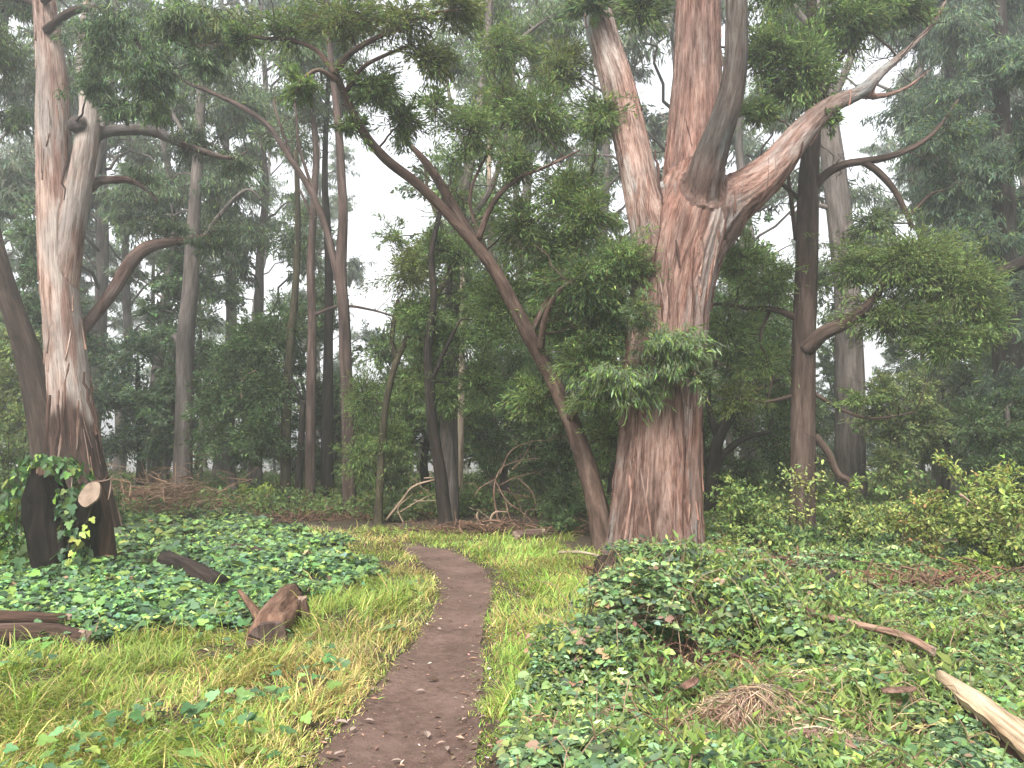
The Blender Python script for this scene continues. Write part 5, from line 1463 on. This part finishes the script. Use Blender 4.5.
# dead branches beside the bend
def dead_branch(label, Y, lines, r, seed, mat=M_DEAD, tint=(.55, .5, .47)):
    p0 = P(lines[0][0][0], lines[0][0][1], Y); org = np.array([p0[0], p0[1], gz1(p0[0], p0[1])])
    o = thing('dead_branch', org, label, 'branch')
    for k, ln in enumerate(lines):
        mb = MB(); pts = [P(q[0], q[1], Y + (q[2] if len(q) > 2 else 0)) for q in ln]
        twiggy(mb, catmull(np.array(pts), 5), np.random.default_rng(seed + 50 + k), 2.4, .45, r0=.006, tint=tint)
        stick(mb, pts, r * (1 if k == 0 else .62), r * (.45 if k == 0 else .22), 6, .2, seed + k, tint)
        mb.build('limb' if k == 0 else 'twig', mat, o, org, smooth=True)
    return o
dead_branch('tangled dead branch with many arms arching over the sawn log', 14, [[(502, 536), (496, 510), (494, 490), (500, 470, .2), (515, 462, .3), (540, 458, .4)], [(496, 482), (506, 500, -.2), (522, 512, -.3), (534, 524, -.4)], [(497, 490), (515, 494, .1), (540, 500, .2)], [(497, 478), (480, 488, -.3), (474, 497, -.4)],
            [(500, 485), (514, 478, 0), (528, 474, 0), (545, 470, .1)], [(505, 498, -.1), (508, 512, -.3), (512, 524, -.4)], [(512, 470, .2), (525, 455, .3), (532, 440, .4)], [(500, 474), (510, 452, .2), (530, 442, .3), (552, 440, .4)], [(518, 478), (532, 492, -.2), (536, 508, -.3)], [(508, 488), (520, 506, .2), (525, 530, .3)]], .022, 401)
dead_branch('bleached bent stick standing up from the grass by the sawn log', 13.6, [[(480, 538), (479, 526), (477, 516), (478, 512)]], .028, 421, M_CREAM)
dead_branch('bleached hooked stick arching out of the debris by the sawn log', 13.5, [[(497, 538), (492, 528), (491, 518), (496, 512), (508, 512)]], .026, 422, M_CREAM)
dead_branch('pale bare fallen bough stretched between mossy tree and black bent tree', 15, [[(386, 520), (402, 500), (414, 486), (440, 478), (424, 478)], [(400, 512), (420, 500, .1), (438, 492, .2)], [(414, 500), (424, 501), (440, 500)], [(404, 524), (398, 508), (412, 495)]], .024, 425, M_CREAM)
dead_branch('grey dead bough lying along the foot of the slim trio', 16, [[(288, 516), (310, 519), (334, 518)], [(300, 508), (305, 516), (300, 520)], [(326, 505), (330, 512), (332, 518)], [(366, 518), (360, 526), (350, 530)], [(372, 512), (362, 522), (356, 528)]], .035, 430, M_DEAD)
dead_branch('dead pale limb lodged across the bushes by the yellow bush', 9.4, [[(960, 494), (980, 510), (1000, 528), (1030, 548)], [(968, 500), (962, 520)]], .018, 435, M_CREAM)
dead_branch('hooked pale twig caught in the dark bushy tree by the slim trio', 18.6, [[(242, 398), (241, 385), (246, 376), (256, 370)]], .03, 437, M_CREAM)
dead_branch('dead twiggy bough poking from the debris bank', 10.2, [[(880, 586), (905, 578), (935, 576), (962, 584)], [(905, 578), (900, 570)], [(930, 577), (940, 568)], [(900, 582), (925, 590), (950, 592)], [(940, 580), (965, 590), (990, 598)]], .02, 439, M_DEAD, (.45, .4, .36))

# heaps of twigs: too fine to count
def twig_heap(name, label, u, v, rx, ry, rz, n, seed, ln=.5, rad=.007, cols=((.5, .42, .36), (.4, .32, .28), (.65, .56, .48)), mat=M_DEAD, flat_=.35):
    rng = np.random.default_rng(seed); c = g(u, v); mb = MB()
    for k in range(n):
        q = rng.normal(0, .45, 3); q[2] = abs(q[2])
        a = rng.normal(0, 1, 3) * np.array([1, .7, flat_]); a = unit(a)
        p = c + q * np.array([rx, ry, rz]); p[2] = gz1(p[0], p[1]) + .02 + abs(q[2]) * rz
        l_ = ln * (.4 + .8 * rng.random())
        p0, p1 = p - a * l_ / 2, p + a * l_ / 2
        m_ = (p0 + p1) / 2 + rng.normal(0, .08, 3) * l_
        r_ = rad * np.exp(rng.normal(0, .4))
        mb.add(*_tb(tube(catmull([p0, m_, p1], 3), np.linspace(r_, r_ * .4, 7), 4, cap=False), cols[int(rng.integers(0, len(cols)))]))
    return tag(mb.build(name, mat), label, 'brush', kind='stuff')
twig_heap('brush_pile', 'tan heap of dead twigs in front of the grey brown trunk', 165, 515, 1.5, .5, .75, 1000, 441, .7, .007, cols=((.8, .72, .62), (.6, .5, .43), (.95, .88, .78), (.4, .33, .28)))
twig_heap('brush_pile', 'low litter of twigs around the feet of the slim trio', 330, 520, 1.9, .4, .12, 260, 442, .5, .009, cols=((.4, .33, .28), (.28, .22, .19), (.5, .42, .35)))
twig_heap('brush_pile', 'dark reddish twigs and debris under the tangled dead branch', 500, 535, 1.9, .35, .18, 420, 443, .45, .010, cols=((.36, .30, .27), (.26, .22, .2), (.5, .43, .38)))
twig_heap('brush_pile', 'debris bank of twigs and red bark below the yellow bush', 945, 592, 1.5, .35, .22, 480, 444, .35, .009, cols=((.42, .36, .32), (.28, .24, .22), (.55, .42, .32), (.55, .5, .44)))
twig_heap('brush_pile', 'crumbled bark and sticks around the foot of the great gum', 650, 578, .8, .4, .12, 260, 445, .3, .010, cols=((.5, .40, .34), (.36, .29, .25), (.6, .48, .4)))
twig_heap('brush_pile', 'dry twigs poking up between the ferns and the debris bank', 770, 575, .9, .4, .2, 160, 446, .35, .006)

def straw_heap(label, u, v, R, h, n, seed, col, lean=(0, -1)):
    rng = np.random.default_rng(seed); c = g(u, v); mb = MB()
    th = rng.random(n) * 6.283; q = rng.random(n) ** .7
    x = c[0] + np.cos(th) * q * R * .8; y = c[1] + np.sin(th) * q * R * .55
    z = gz(x, y) + h * (1 - q ** 2) * (.55 + .5 * rng.random(n)) + .015
    fl = n2(x, y, 3.5, seed, 2) * 5.0 - 2.5 + math.atan2(lean[1], lean[0]) + rng.normal(0, .45, n)
    D = np.stack([np.cos(fl) + .35 * np.cos(th) * q, np.sin(fl) + .3 * np.sin(th) * q, -.15 * q + rng.normal(0, .20, n)], 1)
    z = z + h * .35 * (n2(x, y, 6, seed + 1, 2) - .5)
    leaves(mb, np.stack([x, y, z], 1), D, rng.normal(0, .3, (n, 3)) + np.array([0, -.2, 1.]), .12 + .2 * rng.random(n), .0038 + .002 * rng.random(n), tints(rng, n, col, .3, [((.10, .065, .048), .3), ((.34, .26, .17), .15)]), 'blade', bend=rng.normal(.3, .2, n))
    # the matted core under it
    core = MB(); aa = np.linspace(0, 6.283, 16, endpoint=False)
    V = [[c[0], c[1], gz1(c[0], c[1]) + h * .72]]
    for rr, hz in ((.4, .62), (.75, .34), (1.0, -.02)):
        for a in aa:
            xx, yy_ = c[0] + math.cos(a) * R * .75 * rr, c[1] + math.sin(a) * R * .5 * rr
            V.append([xx, yy_, gz1(xx, yy_) + h * hz * (1 + .3 * math.sin(a * 3))])
    k = np.arange(16); k2 = (k + 1) % 16
    core.add(V, [np.stack([np.zeros(16, int), 1 + k, 1 + k2], 1)] + [np.stack([1 + 16 * j + k, 1 + 16 * (j + 1) + k, 1 + 16 * (j + 1) + k2, 1 + 16 * j + k2], 1) for j in (0, 1)], np.array((.055, .036, .028)))
    mb.add(np.vstack(core.V), core.Fs, np.array((.055, .036, .028)))
    tag(mb.build('straw_heap', M_DRY), label, 'dead grass', kind='stuff')
straw_heap('brown heap of dead grass drooping over a dark hollow in the brambles', 738, 712, .46, .10, 2000, 451, (.21, .145, .10), (.5, -1))
straw_heap('greyish brown mat of dead grass at the near edge of the brambles', 842, 768, .50, .13, 3000, 452, (.215, .155, .110), (-.2, -1))
straw_heap('small tuft of orange straw on the bramble mound', 742, 676, .2, .10, 420, 453, (.34, .22, .09))
straw_heap('scattered dead straw along the near verge of the track', 690, 770, .40, .08, 900, 454, (.22, .15, .10))

# ------------------------------------------------------------------ shrubs and saplings
def shrub(name, label, u, v, Y, wpx, hpx, nst, nlf, tint, alts, L, kind='oval', ratio=.5, seed=1, stemcol=(.5, .5, .5), droop=.2, cat='shrub', arch=.25, twigs=4, mat=None, sd=.8, vbase=None, spr=.085):
    """u: centre of the foot, v: top row in the photo"""
    rng = np.random.default_rng(seed)
    b0 = P(u, 500, Y); z0 = gz1(b0[0], b0[1]); org = np.array([b0[0], b0[1], z0])
    top = P(u, v, Y)[2]; hgt = max(.15, (top - z0) * 1.12); w = wpx * Y / F * .5
    sm, lf = MB(), MB()
    PP, DD = [], []
    for k in range(nst):
        a = rng.random() * 6.283; rr = w * math.sqrt(rng.random()); hh = hgt * (.22 + .78 * rng.random() ** 1.3) * (1 - .35 * (rr / w) ** 2)
        tip = org + np.array([math.cos(a) * rr, math.sin(a) * rr * sd, hh])
        f0 = org + np.array([rng.normal(0, w * .18), rng.normal(0, w * .18 * sd), 0]); f0[2] = gz1(f0[0], f0[1]) - .02
        t = np.linspace(0, 1, 8)[:, None]
        ctl = f0 + (tip - f0) * np.array([.35, .35, .75]) + rng.normal(0, .05 * hgt, 3)
        p = (1 - t) ** 2 * f0 + 2 * t * (1 - t) * ctl + t ** 2 * tip
        p[:, 2] -= arch * .25 * hgt * t[:, 0] ** 3 * rng.random()
        sm.add(*_tb(tube(p, np.linspace(.010, .003, 8) * (hgt ** .5), 4, cap=False), stemcol))
        segs = [(p, .3)]
        for j in range(twigs):
            tt = .35 + .6 * rng.random(); q0 = p[int(tt * 7)]
            aa = rng.random() * 6.283; ll = hgt * (.10 + .18 * rng.random())
            q1 = q0 + np.array([math.cos(aa), math.sin(aa), .35]) * ll
            qp = branch_path(q0, q1, rng, .08, 5, .05); segs.append((qp, 0.1))
            sm.add(*_tb(tube(qp, np.linspace(.005, .002, 5) * (hgt ** .5), 3, cap=False), stemcol))
        nl = int(nlf * 1.25) // nst
        per = np.maximum(1, np.array([nl * .3] + [nl * .7 / max(1, twigs)] * twigs).astype(int))
        for (s, lo), c_ in zip(segs, per):
            t_ = lo + (1 - lo) * rng.random(c_)
            ts = np.linspace(0, 1, len(s))
            pos = np.stack([np.interp(t_, ts, s[:, j]) for j in range(3)], 1)
            dr = unit(s[-1] - s[0])
            PP.append(pos + rng.normal(0, spr * hgt ** .5 * .30, (c_, 3))); DD.append(dr * .5 + rng.normal(0, .7, (c_, 3)) + np.array([0, 0, -droop]))
    PP, DD = np.vstack(PP), np.vstack(DD); m = len(PP)
    LL = L * .74 * np.exp(rng.normal(0, .25, m))
    leaves(lf, PP, DD, rng.normal(0, .45, (m, 3)) + np.array([0, -.25, 1.]), LL, LL * ratio, tints(rng, m, tint, .22, alts), kind)
    o = thing(name, org, label, cat)
    sm.build('stems', M_MOSS, o, org); lf.build('foliage', mat or M_LEAF, o, org)
    return o
Y1, Y2 = (.215, .27, .07), (.30, .33, .10)
YA = [(Y2, .25), (G_LIGHT, .25), ((.28, .21, .09), .06)]
shrub('yellow_bush', 'tall yellow green bush with upright leafy shoots at the edge of the picture', 988, 430, 9.6, 120, 0, 13, 3000, Y1, YA, .075, seed=501)
shrub('yellow_bush', 'rounded yellow green bush with brown dead sprigs, left of the tall one', 922, 470, 10.0, 80, 0, 11, 2000, Y1, [(Y2, .2), (OLIVE, .25), ((.30, .18, .08), .12)], .065, seed=502)
shrub('yellow_bush', 'low bright yellow green clump below the tall yellow bush', 1000, 545, 9.0, 110, 0, 18, 2600, (.19, .25, .05), [(Y2, .2), (G_LIGHT, .3)], .06, seed=503)
shrub('sapling', 'sapling with arching sprays of pale leaves before the broad grey trunk', 872, 458, 10.4, 100, 0, 13, 1700, (.17, .215, .07), [(Y2, .3), (G_MID, .2)], .075, seed=504, arch=1.2, droop=.5)
shrub('leafy_bush', 'dark glossy bush beneath the arching sapling', 882, 530, 10.1, 100, 0, 16, 3000, (.035, .070, .034), [(G_DARK, .3), (G_MID, .1)], .065, seed=505)
shrub('sapling', 'thin upright sapling with pale whorled leaves against the dark brown trunk', 800, 436, 11.2, 40, 0, 5, 420, (.20, .25, .085), [(Y2, .3)], .085, seed=506, twigs=6, droop=.5)
shrub('leafy_bush', 'pale leafy bush beside the dark gnarled tree, right of the great gum', 748, 462, 11.6, 96, 0, 14, 2200, (.10, .155, .055), [(G_LIGHT, .3), (Y1, .15), (G_DARK, .15)], .07, seed=507)
shrub('fern_clump', 'bright yellow green ferny clump at the right root of the great gum', 716, 535, 10.9, 46, 0, 14, 1200, (.18, .24, .05), [(Y1, .3)], .06, 'rhomb', .3, seed=508, cat='fern')
shrub('leafy_bush', 'ivy green bush hugging the foot of the upright dark brown tree', 775, 512, 11.0, 80, 0, 12, 1500, (.042, .082, .034), [(G_MID, .2)], .065, seed=509)
shrub('leafy_bush', 'mid green bush between the upright dark brown tree and the arching sapling', 830, 512, 10.9, 84, 0, 12, 1300, (.050, .092, .038), [(G_MID, .2), (Y1, .06)], .065, seed=510)
shrub('leafy_bush', 'small vivid yellow green bush standing before the dark bushy tree', 254, 480, 17.2, 40, 0, 12, 1100, (.20, .27, .04), [(Y1, .3)], .10, seed=511)
shrub('leafy_bush', 'tall light green bush beside the black stump at the picture edge', 2, 448, 9.2, 80, 0, 14, 2400, (.105, .165, .05), [(Y1, .2), (G_LIGHT, .3), (G_DARK, .12)], .075, seed=512)
shrub('leafy_bush', 'yellowish bush behind the slanting dark trunk', 12, 402, 17.5, 70, 0, 14, 2600, (.12, .16, .06), [(G_LIGHT, .3)], .12, seed=513)
shrub('leafy_bush', 'leafy bush between the black stump and the brush pile', 112, 488, 15, 40, 0, 10, 900, (.07, .11, .045), [(G_LIGHT, .2)], .09, seed=514)
shrub('leafy_bush', 'low olive bush at the foot of the mossy thin tree', 400, 496, 15.4, 70, 0, 12, 1500, (.085, .12, .05), [(G_LIGHT, .2), (OLIVE, .2)], .085, seed=515)
shrub('leafy_bush', 'low grey green bush between black bent tree and cream trunk', 470, 494, 16.5, 60, 0, 12, 1300, (.07, .11, .055), [(G_LIGHT, .2)], .085, seed=516)
shrub('leafy_bush', 'shadowed low bush between the leaning tree and the tangled dead branch', 562, 500, 13.2, 60, 0, 12, 1600, G_DARK, [(G_MID, .2)], .08, seed=517)
shrub('fern_clump', 'pale green weeds growing around the feet of the slim trio', 300, 498, 17.6, 90, 0, 16, 1200, (.085, .115, .05), [(OLIVE, .3)], .09, 'rhomb', .28, seed=518, cat='fern')
shrub('leafy_bush', 'low spreading bush with fresh leaves left of the debris bank', 850, 560, 8.8, 110, 0, 18, 2200, (.095, .165, .05), [(G_LIGHT, .3), (Y1, .1)], .06, seed=519)
shrub('leafy_bush', 'grey green wispy bush behind the debris bank', 955, 540, 9.6, 70, 0, 10, 900, (.06, .09, .05), [(G_LIGHT, .2)], .055, seed=520)
shrub('leafy_bush', 'fresh lime leaves of a young bush beside the long pole', 822, 634, 6.6, 70, 0, 12, 500, (.17, .24, .06), [(G_LIGHT, .3)], .055, seed=521)
shrub('bramble_bush', 'arching bramble bush on the mound below the great gum', 700, 590, 7.2, 190, 0, 26, 3600, (.065, .135, .043), [(G_LIGHT, .25), (G_DARK, .15)], .062, seed=522, ratio=.62, arch=.8)
shrub('bramble_bush', 'dark bramble bush spilling toward the track', 620, 622, 6.0, 150, 0, 22, 2600, (.055, .122, .04), [(G_LIGHT, .15), (G_DARK, .2)], .062, seed=523, ratio=.62, arch=.8)
shrub('leafy_bush', 'leafy clump in front of the great gum, left of the ferny clump', 690, 556, 10.0, 80, 0, 14, 1500, (.11, .17, .05), [(Y1, .25), (G_DARK, .1)], .06, seed=524)
for k, (u, v, Y, w, lab) in enumerate(((846, 452, 10.6, 36, 'lanky sapling rising between the dark brown trunk and the arching sapling'), (905, 446, 10.8, 40, 'lanky sapling standing just left of the rounded yellow green bush'), (735, 474, 11.0, 30, 'lanky sapling nearest the great gum among the pale leafy bushes'),
        (958, 448, 10.2, 44, 'lanky sapling with tiered sprays between the two tall yellow green bushes'), (1018, 446, 8.8, 50, 'lanky sapling at the picture edge before the tall yellow green bush'), (775, 492, 10.2, 40, 'short lanky sapling in front of the dark brown trunk'))):
    shrub('sapling', lab, u, v - 6, Y, w, 0, 4, 520, ((.16, .22, .065), (.12, .18, .06))[k % 2], [(Y2, .2), (G_LIGHT, .25)], .085, seed=560 + k, twigs=9, droop=.4, arch=.6, spr=.06)
# thin bare sprouts
for (u, v0, v1, lab) in ((868, 626, 574, 'thin bare sprout standing alone in the brambles'), (855, 628, 596, 'shorter bare sprout next to the lone one')):
    a = g(u, v0 + 12); mb = MB(); p = branch_path(a, P(u, v1, a[1]), np.random.default_rng(u), 0, 8, .03)
    mb.add(*_tb(tube(p, np.linspace(.008, .004, 8), 5))); rng = np.random.default_rng(u)
    o = thing('sprout', a, lab, 'plant'); mb.build('stem', M_BROWN, o, a)
    lf = MB(); n = 10; t_ = .4 + .6 * rng.random(n); pos = np.stack([np.interp(t_, np.linspace(0, 1, 8), p[:, j]) for j in range(3)], 1)
    leaves(lf, pos, rng.normal(0, 1, (n, 3)), rng.normal(0, .4, (n, 3)) + [0, 0, 1.], .05, .02, tints(rng, n, G_MID), 'oval'); lf.build('foliage', M_LEAF, o, a)
# scattered broad ivy leaves in the left grass (part of the ground cover)
rng = np.random.default_rng(540)
x, y = scatter_xy(rng, 5200, -.8, .1, 2.8, 8, 1.2)
k = (n2(x, y, 1.4, 541, 2) > .47) & (rng.random(len(x)) < .45) & (path_d(x, y) > 1.35) & (x < np.interp(y, PCs[:, 1], PCs[:, 0]))
x, y = x[k], y[k]; m = len(x); mb = MB(); L = .048 * np.exp(rng.normal(0, .35, m))
leaves(mb, np.stack([x, y, gz(x, y) + .05 + .12 * rng.random(m)], 1), np.stack([rng.normal(0, 1, m), rng.normal(0, 1, m), rng.normal(-.1, .2, m)], 1), rng.normal(0, .35, (m, 3)) + [0, -.2, 1.], L, L * .95, tints(rng, m, (.065, .135, .055), .25, [((.12, .2, .05), .3)]), 'ivy')
tag(mb.build('weed_leaves', M_GLOSS), 'stray broad green leaves growing through the yellow green grass', 'weeds', kind='stuff')
# grassy weeds and fresh yellow green tips mixed into the brambles
rng = np.random.default_rng(550)
x, y = scatter_xy(rng, 60000, -.1, .95, 2.7, 14, 1.25)
k = br_region(x, y) & (n2(x, y, 1.1, 551, 3) > .50)
x, y = x[k], y[k]; m = len(x); mb = MB()
hh = br_h(x, y)
az = rng.random(m) * 6.283; D = np.stack([np.cos(az) * .6, np.sin(az) * .6, np.ones(m) * (.2 + .8 * rng.random(m))], 1)
Lw = (.042 * np.exp(rng.normal(0, .3, m))) * (1 + y / 14)
leaves(mb, np.stack([x, y, gz(x, y) + hh * (.5 + .6 * rng.random(m))], 1), D, rng.normal(0, .5, (m, 3)) + [0, -.3, 1.], Lw, Lw * .34, tints(rng, m, (.13, .19, .05), .25, [(Y1, .25), (G_MID, .3)]), 'rhomb')
tag(mb.build('weeds', M_LEAF), 'narrow leaved fresh weeds coming up between the brambles', 'weeds', kind='stuff')
# pale fallen leaves on the track: countable
spots = [(348, 727, 1.2), (350, 735, .8), (364, 724, .9), (428, 742, 1.3), (447, 751, .8), (333, 760, 1.0), (373, 694, .7), (425, 694, .8), (476, 676, .6), (441, 632, .7), (459, 630, .6), (414, 668, .5), (402, 765, .8), (462, 724, .6), (464, 712, .5), (617, 764, .6), (470, 655, .5), (396, 714, .5)]
rng = np.random.default_rng(560)
for q, (u, v, s) in enumerate(spots):
    p = g(u, v, .022); n = 1; mb = MB(); a = rng.random() * 6.28
    leaves(mb, p[None], np.array([[math.cos(a), math.sin(a), .12]]), np.array([[rng.normal(0, .25), rng.normal(0, .25), 1.]]), .07 * s, .03 * s, np.array([[.25, .19, .16]]) * (.8 + .35 * rng.random()), 'oval')
    o = mb.build('fallen_leaf', M_DRY)
    md = o.modifiers.new('thick', 'SOLIDIFY'); md.thickness = .0012
    tag(o, 'pale curled fallen leaf lying on or beside the bare earth track', 'leaf', 'pale leaves fallen on the track')
